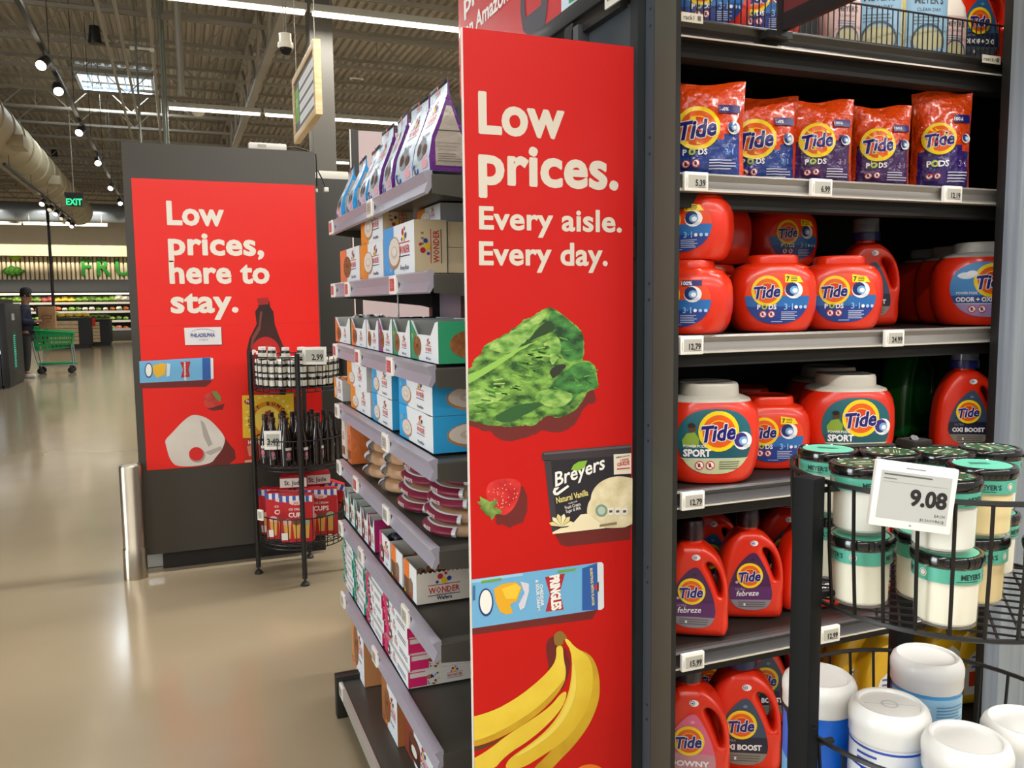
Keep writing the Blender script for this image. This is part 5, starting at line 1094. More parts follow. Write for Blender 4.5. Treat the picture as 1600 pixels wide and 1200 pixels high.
def flask(kind, s=1.0):
    t = thing('detergent_bottle', 'x', 'detergent bottle')
    body = rd if kind not in ('yellow', 'green') else M('#d9a91a' if kind == 'yellow' else '#0f5a1c', .3, coat=.3)
    b = flask_mesh(BOT, HOLE, body, s); b.lathe([(.021*s, .196*s), (.023*s, .203*s), (.022*s, .212*s)], body, 20, (-.004*s, 0, 0)); o = b.build('bottle_body', t, sharp=60)
    c = (-.004*s, 0, 0); b = B()
    if kind in ('oxi', 'odor'):
        b.lathe([(.033*s, .209*s), (.034*s, .212*s), (.034*s, .228*s), (.031*s, .229*s)], M('#151c52', .3), 24, c); b.build('cap', t)
        b = B(); b.lathe([(.0315*s, .229*s), (.031*s, .262*s), (.029*s, .264*s), (.0275*s, .262*s), (.0275*s, .232*s)], M('#737782', .12, alpha=.55), 24, c, cap=False); b.lathe([(.02*s, .229*s), (.0185*s, .25*s), (.001, .252*s)], M('#3d4260', .3), 16, c); b.build('measuring_cup', t)
    else:
        cm_ = {'febreze': '#2a0d14', 'downy': '#3a3538', 'yellow': '#d8d4c6', 'green': '#cfd6d2'}[kind]
        b.lathe([(.0255*s, .21*s), (.026*s, .214*s), (.025*s, .25*s), (.023*s, .253*s), (.001, .2535*s)], M(cm_, .3), 24, c); b.build('cap', t)
    hy = .0375*s+.0003; b = B(); b.f = F_plane_y(-hy); b.step = .0004
    if kind == 'green': b.ell(-.005*s, .1*s, .04*s, .05*s, G('#1f7a30'), 1)
    elif kind == 'yellow': b.poly([(x*s, y*s) for x, y in ((-.05, .03), (.03, .03), (.038, .08), (.02, .13), (-.005, .15), (-.04, .12), (-.055, .07))], G('#e4dfcf'), 1); b.rect(-.04*s, .05*s, .02*s, .085*s, G('#d9431c'), 2); b.fine(-.035*s, .09*s, .015*s, .125*s, 3, G('#4a6ab0'), 2, 2)
    else:
        TD = cyc([(-.03, .024), (.03, .024), (.046, .05), (.044, .078), (.034, .112), (.014, .15), (.004, .158), (-.012, .15), (-.036, .12), (-.05, .08), (-.05, .05)], 0)
        def td(m, v1, k): b.poly([(x*s, min(y, v1)*s) for x, y in TD], m, k)
        top, mid, low, word = {'febreze': ('#4a2250', '#5c2a66', '#8d8690', 'febreze'), 'oxi': ('#3d4c63', '#232338', '#8a8377', 'OXI BOOST'), 'odor': ('#2c5f8f', '#1f2f4a', '#4a5568', 'ODOR+OXI'), 'downy': ('#e0688a', '#c98a94', '#b8a39a', 'DOWNY')}[kind]
        td(G(top), 1, 1); rr = random.Random(4)
        for i in range(18):
            u, v = rr.uniform(-.036, .03), rr.uniform(.085, .148)
            if abs(u+.003) < .034*(1-(v-.085)/.075): b.ell(u*s, v*s, .004*s*rr.uniform(.5, 1.2), .003*s, G({'febreze': rr.choice(['#b06aa0', '#e3a6c4', '#38173c']), 'oxi': rr.choice(['#6d87a8', '#9db3c9', '#2a3447']), 'odor': '#5f97c4', 'downy': '#f0a3b6'}[kind]), 2, 8)
        td(G(mid), .079, 3); td(G(low), .048, 4); b.ell(.034*s, .07*s, .009*s, .007*s, G(top), 4, 10) if 0 else None
        swirl(b, -.005*s, .104*s, .029*s, 5)
        b.txt('ULTRA', -.036*s, .07*s, .007*s, G('#a9a3b0'), 'L', .0, k=5)
        if kind == 'febreze': b.txt('febreze', -.034*s, .056*s, .0175*s, tw, 'L', .012, .25, .05, .95, 5)
        else:
            vs, fs, a, cc_ = text2d(word, .018, 0, 2); b.txt(word, -.004*s, .0545*s, .0145*s, tw, 'C', .045, 0, 0, .074*s/((cc_-a)*.0145*s), 5)
        b.fine(-.03*s, .03*s, .034*s, .045*s, 3, G('#5f5a58'), 5, 5); b.rect(-.018*s, .034*s, -.014*s, .04*s, tw, 6)
        b.ell(.004*s, .178*s, .009*s, .0065*s, tw, 1, 14); b.ell(.001*s, .178*s, .0048*s, .0048*s, G('#3a3f7a'), 2, 12); b.ell(.001*s, .178*s, .0036*s, .0036*s, tw, 3, 12); b.rect(-.001*s, .1765*s, .003*s, .1795*s, G('#3a3f7a'), 4)
    b.build('label', t); return t
def podbag(W, H, low, seed, lowtxt=True):
    rr = random.Random(seed); nx, nz = 14, 16; th = .035
    og = M('#e2480f', .17, var=.1, bump=1, sc=42, coat=.5); lw = M(low, .17, var=.15, bump=1, sc=42, coat=.5)
    wob = [[rr.uniform(-1, 1) for _ in range(nx+1)] for _ in range(nz+1)]
    def pt(i, j, side):
        u, v = i/nx, j/nz; x = (u-.5)*W*(1-.05*math.sin(PI*v)+.03*v); z = v*H+(.004*math.sin(u*7+seed) if v > .9 else 0)
        puff = (max(0, math.sin(PI*u))**.6)*(max(0, min(1, (1-v)*2.1))**.7)*(.75+.25*min(1, v*8)); y = side*(th*puff+.0008)+.0032*wob[j][i]*(puff+.25)+(.006*math.sin(u*5+seed*2)*max(0, v-.75)*4 if v > .75 else 0)
        return (x, y, z)
    b = B()
    for side in (-1, 1):
        for j in range(nz):
            for (m, lo) in ((lw, 1), (og, 0)):
                pass
        vs = [pt(i, j, side) for j in range(nz+1) for i in range(nx+1)]
        A = [[j*(nx+1)+i, j*(nx+1)+i+1, (j+1)*(nx+1)+i+1, (j+1)*(nx+1)+i] for j in range(nz) for i in range(nx)]
        isl = lambda q: side < 0 and 0 < q % nx < nx-1 and (q//nx) < nz*(.44+.1*math.sin((q % nx)*.5+seed))
        vv = [b.bm.verts.new(p) for p in vs]
        for q, fidx in enumerate(A):
            f = b.bm.faces.new([vv[i] for i in fidx]); f.smooth = True; f.material_index = b.mi(lw if isl(q) else og)
    t = thing('detergent_pouch', 'x', 'detergent pouch'); bmesh.ops.remove_doubles(b.bm, verts=b.bm.verts, dist=.0004); b.build('pouch_body', t, sharp=80)
    def f(u, v, n):
        i = min(max((u/W+.5)*nx, 0), nx-.001); j = min(max(v/H*nz, 0), nz-.001); i0, j0 = int(i), int(j); a, c = i-i0, j-j0
        y = sum(w_*pt(i0+p, j0+q, -1)[1] for p, q, w_ in ((0, 0, (1-a)*(1-c)), (1, 0, a*(1-c)), (0, 1, (1-a)*c), (1, 1, a*c))); return (u, y-.0034-n, v)
    b = B(); b.f = f; b.cut = W/nx; b.cutv = H/nz; b.step = .0003
    swirl(b, -W*.12, H*.5, W*.27, 1); b.rect(W*.14, H*.66, W*.42, H*.745, tn, 1); b.txt('100%', W*.21, H*.685, H*.05, tw, 'C', .03, k=2); pod(b, W*.33, H*.5, W*.085, 1)
    u0 = -W*.16
    b.txt('P', u0-W*.115, H*.215, H*.085, tw, 'C', .03, k=2); b.ell(u0-W*.03, H*.215+H*.031, H*.036, H*.036, G('#b9c94a'), 2, 12); b.ell(u0-W*.03, H*.215+H*.031, H*.017, H*.017, tn, 3, 10); b.txt('DS', u0+W*.1, H*.215, H*.085, tw, 'C', .03, k=2)
    b.txt('3\u00b71', W*.27, H*.215, H*.085, G('#6fb2dc' if low[1] in '12' else '#a98ab8'), 'C', .01, k=2)
    warn(b, -W*.26, H*.12, W*.05, 2); b.fine(W*.02, H*.05, W*.38, H*.17, 4, G('#c9c6d8'), seed, 2)
    b.build('label', t); return t
def tput(k, px, Y, z, yaw, label, grp=None, dz=0):
    o = k if not isinstance(k, Kind) else None
    loc = (xat(px, Y, z+.06), Y, z+dz+.0015)
    if o is not None: o.location = loc; o.rotation_euler = (0, 0, math.radians(yaw)); o['label'] = label; o['group'] = grp; return o
    return k.put(loc, math.radians(yaw), label, grp)
# pouches
z = TZS['A']; g = 'detergent pouches on the pouch shelf'
kb, kp = Kind(podbag(.15, .172, '#21408f', 1)), Kind(podbag(.128, .165, '#43205a', 2))
tput(kb, 1100, 1.37, z, -24, 'blue and orange detergent pouch next to the dark post', g)
tput(kb, 1187, 1.425, z, -22, 'blue and orange detergent pouch between blue and purple pouches', g)
tput(kp, 1281, 1.38, z, -24, 'purple detergent pouch just past the blue ones', g)
tput(kp, 1373, 1.38, z, -22, 'purple detergent pouch in the middle of the three purple ones', g)
tput(kp, 1432, 1.46, z, -20, 'purple detergent pouch standing behind in the second row', g)
tput(podbag(.125, .205, '#36206a', 5), 1468, 1.37, z, -26, 'tallest purple detergent pouch with crumpled top', g)
tput(kp, 1604, 1.45, z, -40, 'purple detergent pouch mostly hidden behind the pale pillar', g)
# tub shelf
z = TZS['B']; g = 'red detergent tubs on the tub shelf'
kt = Kind(tub(.172, .125, .15, 'pods')); k1 = Kind(tub(.172, .125, .138, 'pods100')); k2 = Kind(tub(.172, .125, .138, 'pods'))
tput(k1, 1073, 1.385, z, -50, 'red tub with purple 100% flash beside the dark post', g)
tput(k2, 1073, 1.395, z, -50, 'red tub stacked on the tub beside the dark post', g, .139)
tput(kt, 1204, 1.39, z, -26, 'front red tub below the stacked one, with yellow 7 flash', g)
tput(kt, 1309, 1.39, z, -30, 'front red tub beside the oxi bottle, with yellow 7 flash', g)
tput(k2, 1215, 1.60, z, -4, 'back row red tub carrying the stacked tub', g); tput(k2, 1215, 1.60, z, -4, 'red tub stacked in the back row', g, .139)
tput(k2, 1108, 1.56, z, -60, 'red tub in the shaded back row by the post', g); tput(k2, 1112, 1.575, z, -80, 'dim red tub stacked in the shaded back row by the post', g, .139)
tput(kt, 1160, 1.45, z, -60, 'red tub tucked behind the front tub', g) if 0 else None
g2 = 'large red tubs with grey lids'
kq = Kind(tub(.215, .16, .186, 'odor', '#a9a7a0')); ks = Kind(tub(.2, .15, .192, 'sport', '#c9c4b8'))
ko, kf = Kind(flask('oxi', .92)), Kind(flask('febreze', .92)); kod = Kind(flask('odor', .98))
tput(kq, 1533, 1.41, z, -40, 'large red tub with sky blue label by the pale pillar', g2); tput(kq, 1502, 1.52, z, -8, 'large red tub second in the row by the pale pillar', g2); tput(kq, 1465, 1.625, z, -8, 'large red tub at the back of the row by the pale pillar', g2)
tput(ko, 1352, 1.50, z, -20, 'red oxi bottle standing behind the tubs on the tub shelf', 'red detergent bottles')
# sport shelf
z = TZS['C']; g = 'tubs on the sport tub shelf'
tput(ks, 1104, 1.40, z, -22, 'red tub with teal sport label and pale lid next to the dark post', g)
tput(kt, 1199, 1.455, z, -26, 'red tub with blue label between the two sport tubs', g)
tput(kt, 1165, 1.615, z, -30, 'dim red tub behind the blue labelled tub', g)
tput(ks, 1318, 1.42, z, -22, 'red sport tub with pale lid above the candle rack', g); tput(ks, 1292, 1.585, z, -22, 'red sport tub in the second row above the candle rack', g)
tput(ko, 1506, 1.39, z, -30, 'red oxi boost bottle by the pale pillar above the candles', 'red detergent bottles')
kgr = Kind(flask('green', 1.12))
for i, (px, Y) in enumerate(((1415, 1.62), (1480, 1.64), (1545, 1.62))): tput(kgr, px, Y, z, 20, 'dark green bottle, %s of three in the shaded back row' % ORD[i], 'dark green bottles in the back row')
# bottle shelf
z = TZS['D']; g = 'red detergent bottles'
tput(kf, 1083, 1.385, z, -32, 'red bottle with purple febreze label next to the dark post', g); tput(kf, 1169, 1.42, z, -26, 'red bottle with purple febreze label, second from the dark post', g)
tput(kod, 1100, 1.57, z, -20, 'red odor and oxi bottle behind the first febreze bottle', g, .03) if 0 else tput(kod, 1104, 1.55, z, -18, 'red odor and oxi bottle behind the first febreze bottle', g)
tput(ko, 1225, 1.54, z, -30, 'red bottle with clear cup behind the candle rack post', g); tput(ko, 1262, 1.41, z, -10, 'red bottle partly hidden by the candle rack post', g)
tput(kf, 1362, 1.43, z, -5, 'red bottle seen through the candle basket wires', g); tput(kf, 1455, 1.45, z, -5, 'red bottle hidden behind the front candles', g)
# bottom shelf
z = TZS['E']
kdw = Kind(flask('downy', 1.06)); ko2 = Kind(flask('oxi', 1.08))
tput(kdw, 1078, 1.39, z, -30, 'red bottle with pink label next to the dark post', g); tput(ko2, 1157, 1.40, z, -28, 'front red oxi boost bottle on the lowest shelf', g); tput(ko2, 1190, 1.55, z, -22, 'red oxi boost bottle standing behind another on the lowest shelf', g)
tput(ko2, 1105, 1.60, z, -22, 'dim red bottle in the back row of the lowest shelf', g)
ky = Kind(flask('yellow', 1.05))
for i, (px, Y) in enumerate(((1335, 1.48), (1382, 1.42), (1470, 1.45), (1518, 1.43), (1300, 1.58))): tput(ky, px, Y, z, -10, 'yellow bottle, %s of those behind the wipes canisters' % ['first', 'second', 'third', 'fourth', 'backmost'][i], 'yellow bottles on the lowest shelf')
# top shelf behind the wire fence
z = TZS['T']
tput(kt, 1100, 1.43, z, -20, 'red tub behind the wire fence by the dark post', 'goods on the wire fenced top shelf'); tput(kt, 1180, 1.43, z, -20, 'red tub behind the wire fence by the blade sign', 'goods on the wire fenced top shelf')
def softener(col, lab, s=1.0):
    t = thing('softener_bottle', 'x', 'bottle'); b = B(); b.loft([sup(.052*s*q, .038*s*q, zz*s, 3) for zz, q in ((0, .9), (.008, 1), (.12, 1), (.16, .9), (.19, .6), (.2, .5))], M(col, .3)); b.build('bottle_body', t)
    b = B(); b.lathe([(.022*s, .2*s), (.022*s, .24*s), (.018*s, .245*s), (.001, .246*s)], M('#e6e2d6', .3), 20); b.build('cap', t)
    b = B(); b.f = lambda u, v, n: (u, -.038*s*(1-(min(abs(u)/(.052*s), .99))**3)**(1/3)-.0008-n, v); b.cut = .01; b.rect(-.042*s, .012*s, .042*s, .13*s, G(lab), 1)
    b.txt('MEYER\u2019S', 0, .1*s, .02*s, G('#2f3d48'), 'C', .02, 0, 0, .8, 2); b.txt('CLEAN DAY', 0, .086*s, .009*s, G('#2f3d48'), 'C', .0, k=2); b.fine(-.03*s, .06*s, .03*s, .078*s, 3, G('#5f7f93'), 3, 2); b.ell(0, .035*s, .035*s, .02*s, G('#b9b48a'), 2); b.annul(0, .03*s, .03*s, .034*s, G('#3f5563'), 3)
    b.build('label', t); return t
kk, kpk = Kind(softener('#e4d9a8', '#8fb9d6', 1.1)), Kind(softener('#e6dccf', '#d9b9b4', .75))
g = 'goods on the wire fenced top shelf'
for px, Y, k, yw, lb in ((1312, 1.40, kpk, -10, 'small pinkish bottle behind the wire fence, beside the blue bottles'), (1362, 1.42, kk, -25, 'blue labelled cleaner bottle nearest the blade sign'), (1432, 1.40, kk, -15, 'blue labelled cleaner bottle in the middle of the fenced shelf'), (1478, 1.395, kpk, -10, 'small pinkish bottle beside the red oxi bottle on the fenced shelf'), (1513, 1.42, kod, -12, 'red bottle with blue label behind the wire fence'), (1556, 1.42, kf, -10, 'red bottle at the pillar end of the fenced shelf')): tput(k, px, Y, z, yw, lb, g)
# ================================================================ wire basket racks
wire = M('#1b1a19', .42, .3)
def basket(t, c, R, Rb, zt, zb, nv, r=.0024, rims=(1,), floor=True, low2=0, n=48):
    b = B(); b.ring((*c, zt), R, r*1.5, wire, n); b.ring((*c, zb), Rb, r*1.5, wire, n)
    if low2: b.ring((*c, zb-low2), Rb, r*1.3, wire, n)
    for j in range(nv):
        a = 2*PI*j/nv; ca, sa = math.cos(a), math.sin(a)
        b.tube([(c[0]+R*ca, c[1]+R*sa, zt), (c[0]+(R+Rb)/2*ca*1.01, c[1]+(R+Rb)/2*sa*1.01, (zt+zb)/2), (c[0]+Rb*ca, c[1]+Rb*sa, zb-low2)], r, wire, 5)
    o = b.build('basket', t)
    b = B(); m = 7
    for k in range(-m, m+1):
        q = k*Rb/m*.98; h = math.sqrt(max(0, Rb*Rb-q*q))
        for s_ in (1, -1):
            A = (q, h); E_ = (q, -h); rot = s_*PI/4; cr_, sr = math.cos(rot), math.sin(rot)
            b.tube([(c[0]+x*cr_-y*sr, c[1]+x*sr+y*cr_, zb+.001*s_) for x, y in (A, E_)], r*.8, wire, 4)
    b.build('floor_mesh', o)
# ---- near rack with candles and wipes
NC = (.90, .777)
t = thing('basket_rack', 'tall black wire basket rack holding candles and wipes in front of the detergent shelves', 'rack', (0, 0, 0))
for i, (px_, py_, zt, rz) in enumerate(((.692, .784, 1.208, .35), (1.018, .943, 1.203, 1.2), (1.0, .59, 1.208, .6))):
    b = B(); b.box(-.0135, .0135, -.0135, .0135, .0, zt, M('#0c0d0e', .6, spec=.2), .002); b.lathe([(.02, 0), (.02, .012), (.01, .02)], blk, 12)
    for z in (1.16, .9, .6, .3): b.lathe([(.003, 0), (.003, .001)], blk, 6, (0, -.0138, z))
    b.build('post', t, (px_, py_, 0), rz)
basket(t, NC, .184, .175, 1.2, 1.045, 32, .0022); basket(t, NC, .19, .172, .88, .722, 32, .0022); basket(t, NC, .19, .172, .5, .34, 24, .0022)
b = B()
for (px_, py_) in ((.692, .784), (1.018, .943), (1.0, .59)):
    d = Vector((NC[0]-px_, NC[1]-py_, 0)).normalized()
    for z in (1.19, 1.06, .87, .735): b.tube([Vector((px_, py_, z))+d*.01, Vector((px_, py_, z))+d*.045], .004, wire, 6)
b.build('weld_stub', t)
b = B(); b.tube([(1.018-.012, .943-.012, 1.195), (1.0, .92, 1.2), (.995, .91, 1.215)], .006, blk, 6); b.box(.985, 1.02, .9, .935, 1.2, 1.212, blk, .003); b.build('clip', t)
def candle(wax, lidtop, seed, dark=False):
    t = thing('jar_candle', 'x', 'candle'); H = .0855; n = 32
    fl = lambda R, z: [(R*(1-.012*(j % 2))*math.cos(2*PI*j/n), R*(1-.012*(j % 2))*math.sin(2*PI*j/n), z) for j in range(n)]
    b = B(); b.loft([fl(R, z) for R, z in ((.028, .001), (.0325, .003), (.0335, .01), (.0345, .055))]+[[(.0355*math.cos(2*PI*j/n), .0355*math.sin(2*PI*j/n), z) for j in range(n)] for z in (.06, .074)], M('#eef3ee', .06, alpha=.13, var=0)); b.build('jar', t)
    b = B(); b.lathe([(.029, .005), (.0318, .008), (.033, .054), (.0325, .056), (.001, .057)], M(wax, .5, var=.03), 28); b.build('wax', t)
    b = B(); b.f = F_cyl(.0362, -PI/2); b.cut = .006; b.step = .0003
    b.rect(-.1136, .0555, .1136, .0715, G('#58b39b'), 1)
    for q in range(3): b.txt('MEYER\u2019S', -.085+.078*q, .0608, .0085, G('#1d3a35'), 'C', .03, 0, 0, .85, 2, 1); b.ell(-.06+.078*q, .064, .0046, .0046, G('#e9e6d8'), 2, 12); b.annul(-.06+.078*q, .064, .003, .0036, G('#3b5a54'), 3, 12); b.fine(-.103+.078*q, .0572, -.07+.078*q, .0598, 1, G('#2c5a50'), q, 2)
    b.build('label_band', t)
    b = B(); b.lathe([(.0355, .0735), (.0385, .0738), (.0392, .0765), (.039, .082), (.0375, .0853), (.034, .0855), (.033, .0845), (.001, .0845)], M('#131211', .14, coat=.5), 36); b.f = F_top(.0848); b.step = .0003
    if dark:
        b.ell(0, 0, .031, .031, G('#2f4a2c'), 1, 30)
        for j in range(14): a = 2*PI*j/14; b.ell(.026*math.cos(a), .026*math.sin(a), .0034, .0022, G('#e8e3c2' if j % 2 else '#58b39b'), 2, 8, a)
        b.txt('MEYER\u2019S', 0, .002, .0075, G('#d8e0c4'), 'C', .02, k=2, res=1); b.fine(-.014, -.012, .014, -.002, 3, G('#a9bd9a'), 4, 2)
    else: b.ell(0, 0, .032, .032, G('#62bfa2'), 1, 30); b.fine(-.014, -.004, .014, .009, 3, G('#2c6a58'), seed, 2)
    b.build('lid', t); return t
kct, kcd, kcy = Kind(candle('#f6f1dc', 0, 1)), Kind(candle('#f0f0e6', 0, 2, True)), Kind(candle('#efd596', 0, 3))
z0, z1 = 1.0485, 1.0485+.0863; g = 'jar candles in the top wire basket'
for x, y, k, rz, lb in ((.763, .772, kct, -1.5, 'teal lidded candle in the bottom layer under the price sign side, nearest the post'), (.803, .683, kct, .1, 'teal lidded candle at the very front of the bottom layer'), (.848, .752, kct, -.4, 'teal lidded candle behind the two front ones in the bottom layer'), (.893, .722, kcy, -.3, 'yellow wax candle in the bottom layer under another yellow one'), (.95, .655, kct, -.6, 'teal lidded candle at the far side of the bottom layer'), (.80, .872, kct, -.8, 'teal lidded candle in the bottom layer at the back by the post'), (.92, .80, kct, -.5, 'candle in the middle of the bottom layer'), (1.0, .79, kct, .5, 'candle at the back of the bottom layer')):
    k.put((x, y, z0), rz, lb, g)
for x, y, k, rz, lb in ((.80, .872, kct, -.9, 'teal lidded candle on top at the back beside the sport tub'), (.768, .778, kcd, -.2, 'dark lidded candle standing on top next to the black post'), (.858, .822, kcd, .8, 'dark lidded candle on top behind the price sign, nearer the post'), (.919, .795, kcd, .4, 'dark lidded candle on top in the middle behind the price sign'), (.998, .79, kcd, 1.2, 'dark lidded candle on top at the far back'), (.889, .713, kcy, -.45, 'yellow wax candle with teal lid on top'), (.796, .684, kcd, .4, 'dark lidded candle directly behind the 9.08 price sign')):
    k.put((x, y, z1), rz, lb, g)
def canister(kind):
    t = thing('wipes_canister', 'x', 'wipes canister'); H = .2; R = .0455
    body = {'clorox': '#4f9fd6', 'blue': '#1a72d8', 'lysol': '#e8ebee', 'sky': '#2a9ae0'}[kind]
    b = B(); b.lathe([(.04, .001), (.044, .003), (R-.001, .01), (R-.001, .165), (.044, .168)], M(body, .35, var=.03), 36); b.build('canister_body', t)
    b = B(); b.lathe([(R, .155), (R+.0012, .158), (R+.0012, .172), (R+.002, .174), (R+.002, .184), (R-.001, .192), (R-.006, .1965), (R-.009, .196), (R-.011, .193), (.001, .193)], M('#e8e8e4', .3, coat=.3), 40); b.f = F_top(.1932)
    if kind == 'lysol': b.annul(0, 0, .008, .010, P('#c3c4c2'), 1); b.rect(-.03, -.0006, .03, .0006, P('#c3c4c2'), 1)
    b.build('lid', t)
    b = B(); b.f = F_cyl(R-.0004, -PI/2); b.cut = .008; b.step = .0003; W = PI*R
    if kind == 'clorox':
        b.rect(-W, .012, W, .15, G('#9cc9e2'), 1); b.rect(-W, .012, -W*.5, .15, G('#1f4fae'), 2); b.rect(-.02, .03, .05, .098, G('#3a7fc0'), 2); b.rect(.016, .04, .05, .09, G('#7fb0da'), 3); b.rect(-.02, .03, .014, .1, G('#1f86a8'), 3); b.rect(-.016, .095, .02, .1, tw, 4); b.rect(.012, .05, .02, .1, tw, 4)
        b.poly([(-.052, .136), (-.03, .149), (-.008, .136), (-.03, .123)], tw, 3); b.poly([(-.05, .136), (-.03, .1475), (-.01, .136), (-.03, .1245)], G('#b5272d'), 4); b.poly([(-.046, .136), (-.03, .1445), (-.014, .136), (-.03, .1275)], G('#22408f'), 5); b.txt('CLOROX', -.03, .1325, .0085, tw, 'C', .03, 0, 0, .95, 6); b.fine(-.002, .115, .045, .142, 6, G('#5f8fb0'), 2, 3); b.fine(-.05, .104, .03, .12, 3, G('#5f8fb0'), 4, 3)
    elif kind == 'lysol':
        b.rect(-W, .012, W, .154, G('#e3e7ea'), 1); b.rect(-W, .149, W, .152, G('#2f4fb0'), 2); b.rect(-W, .012, W, .126, G('#2244b4'), 2); b.rect(-.05, .012, .05, .1, G('#ead629'), 3); b.rect(-.016, .012, .016, .122, G('#2244b4'), 4)
        for u in (-.058, .052): b.poly([(u-.026, .06), (u+.024, .06), (u+.024, .115), (u+.014, .124), (u-.026, .124)], G('#e8ecef'), 5); b.txt('Lysol', u, .09, .02, G('#223c9a'), 'C', .01, .3, .15, .85, 6); b.poly([(u-.02, .078), (u+.02, .084), (u+.02, .086), (u-.02, .08)], G('#c43a3a'), 6)
        b.ell(0, .094, .013, .013, G('#c0303a'), 5, 18); b.txt('BOX', 0, .095, .008, tw, 'C', .03, k=6); b.txt('TOPS', 0, .087, .007, tw, 'C', .03, k=6); b.fine(-.05, .131, -.02, .146, 2, G('#2f4fb0'), 3, 3)
    else:
        b.rect(-W, .012, W, .154, G('#1668d8' if kind == 'blue' else '#1f9ae6'), 1); b.poly([(-W, .012), (W, .012), (W, .1), (W*.4, .075), (0, .06), (-W*.5, .08), (-W, .1)], G('#69b4e6'), 2); b.poly([(-W, .012), (W, .012), (W, .06), (0, .035), (-W, .06)], G('#d8e6ea'), 3)
    b.build('label', t); return t
g = 'wipes canisters in the lower wire basket'; z = .7255
kbw = Kind(canister('blue'))
for x, y, k, rz, lb in ((.772, .846, kbw, .3, 'blue wipes canister with white lid right behind the black post'), (.797, .752, canister('lysol'), -.55, 'white and yellow wipes canister with blue bands and script lettering'), (.955, .838, canister('clorox'), -.5, 'light blue wipes canister with red diamond logo at the back'), (.813, .655, canister('sky'), -.5, 'bright blue wipes canister at the front of the basket'), (.908, .655, kbw, 1.0, 'blue wipes canister farthest from the black post')):
    if isinstance(k, Kind): k.put((x, y, z), rz, lb, g)
    else: k.location = (x, y, z); k.rotation_euler = (0, 0, rz); k['label'] = lb; k['group'] = g
# big price sign on the rim
d = ray(1428, 777); p = Vector((0, 0, CAMH))+d*.895
t = thing('price_tag', 'large tilted white price sign reading 9.08 on the candle basket rim', 'price tag', p, 0, 'electronic price signs on the wire racks')
t.rotation_euler = (math.radians(-4), math.radians(7.5), math.radians(-26))
b = B(); b.box(-.043, .043, 0, .009, -.0355, .0355, M('#eceae6', .35, var=0), .002); b.box(-.02, .02, .009, .016, -.01, .01, blk, .002); b.build('tag_case', t)
b = B(); b.f = F_front; b.step = .00025; b.rect(-.037, -.0265, .037, .025, M('#b9bbb8', .4, var=0), 1); ik = P('#1c1c1c')
b.txt('9.08', .034, -.0085, .0235, ik, 'R', .04, 0, 0, .95, 2, 4); b.fine(-.034, .0195, .017, .0235, 1, P('#5a5a58'), 2, 2); b.fine(-.034, .0155, -.02, .0185, 1, P('#7a7a78'), 2, 2); b.rect(-.034, .0135, .034, .0138, P('#8a8a88'), 2)
b.txt('EACH', .034, -.0185, .0042, ik, 'R', .0, k=2, res=1); b.txt('$1.20/OUNCE', .034, -.0245, .0042, ik, 'R', .0, k=2, res=1); b.fine(-.012, .0283, .014, .031, 1, P('#8f8f8c'), 4, 1); b.ell(0, -.031, .0015, .0008, P('#777777'), 1, 8); b.build('screen', t)
# ---- far rack with syrups and cone boxes
FC = (.57, 4.46)
t = thing('basket_rack', 'black round wire rack with jars, dark bottles and red boxes by the red poster board', 'rack', (0, 0, 0)); far = t
for a in (166, 263, 75, -12):
    x, y = FC[0]+.236*math.cos(math.radians(a)), FC[1]+.236*math.sin(math.radians(a))
    b = B(); b.tube([(x, y, .035), (x, y, 1.175)], .0125, M('#161514', .4), 8); b.tube([(x, y, .008), (x, y, .05)], .006, blk, 6); b.lathe([(.022, 0), (.022, .008), (.012, .02)], blk, 12, (x, y, 0)); b.build('post', t)
for zt, zb in ((1.155, 1.0), (.735, .6), (.337, .2)): basket(t, FC, .222, .215, zt, zb, 34, .0024, low2=.02)
def rack_tag(px, py, w, h, Z, text, label, rz):
    p = Vector((0, 0, CAMH))+ray(px, py)*Z; o = price_tag(text, w, h); o.location = (p.x, p.y, p.z-h/2); o.rotation_euler = (0, 0, rz); tag(o, label, 'price tag', 'electronic price signs on the wire racks')
rack_tag(491, 556, .118, .088, 4.15, '2.99', 'white price sign reading 2.99 on the jar basket rim', -.36)
rack_tag(426, 688, .085, .095, 4.2, '3.49', 'white price sign reading 3.49 on the dark bottle basket', -.3)
rack_tag(406, 805, .04, .055, 4.2, '', 'small blank price tag on the red box basket', -1.0)
def jar():
    b = B(); b.lathe([(.018, 0), (.021, .004), (.021, .045), (.017, .052)], M('#1c1512', .2), 14); b.lathe([(.0214, .008), (.0214, .036)], M('#d9d5c8', .5), 14, cap=False); o = b.build('syrup_jar')
    b = B(); b.lathe([(.0185, .05), (.019, .052), (.019, .064), (.017, .066), (.001, .066)], M('#e6e2d8', .35), 14); b.build('lid', o); return o
kj = Kind(tag(jar(), 'x', 'jar')); cnt = 0
for lv in range(2):
    for R, n, a0 in ((.192, 24, 0), (.145, 18, .1)):
        for j in range(n):
            a = a0+2*PI*j/n; x, y = FC[0]+R*math.cos(a), FC[1]+R*math.sin(a); ci = ('outer' if R > .18 else 'inner')
            kj.put((x, y, 1.0045+lv*.0675), a, 'white lidded jar in the %s ring of the %s layer of the rack\u2019s top basket' % (ci, 'lower' if not lv else 'upper'), 'white lidded jars, %s ring, %s layer' % (ci, 'lower' if not lv else 'upper'))
for j, a in enumerate((3.9, 4.3, 4.7, 3.5)): kj.put((FC[0]+.19*math.cos(a), FC[1]+.19*math.sin(a), 1.0045+.135), a, 'white lidded jar, %s of the few standing in a third layer' % ORD[j], 'white lidded jars in the third layer')
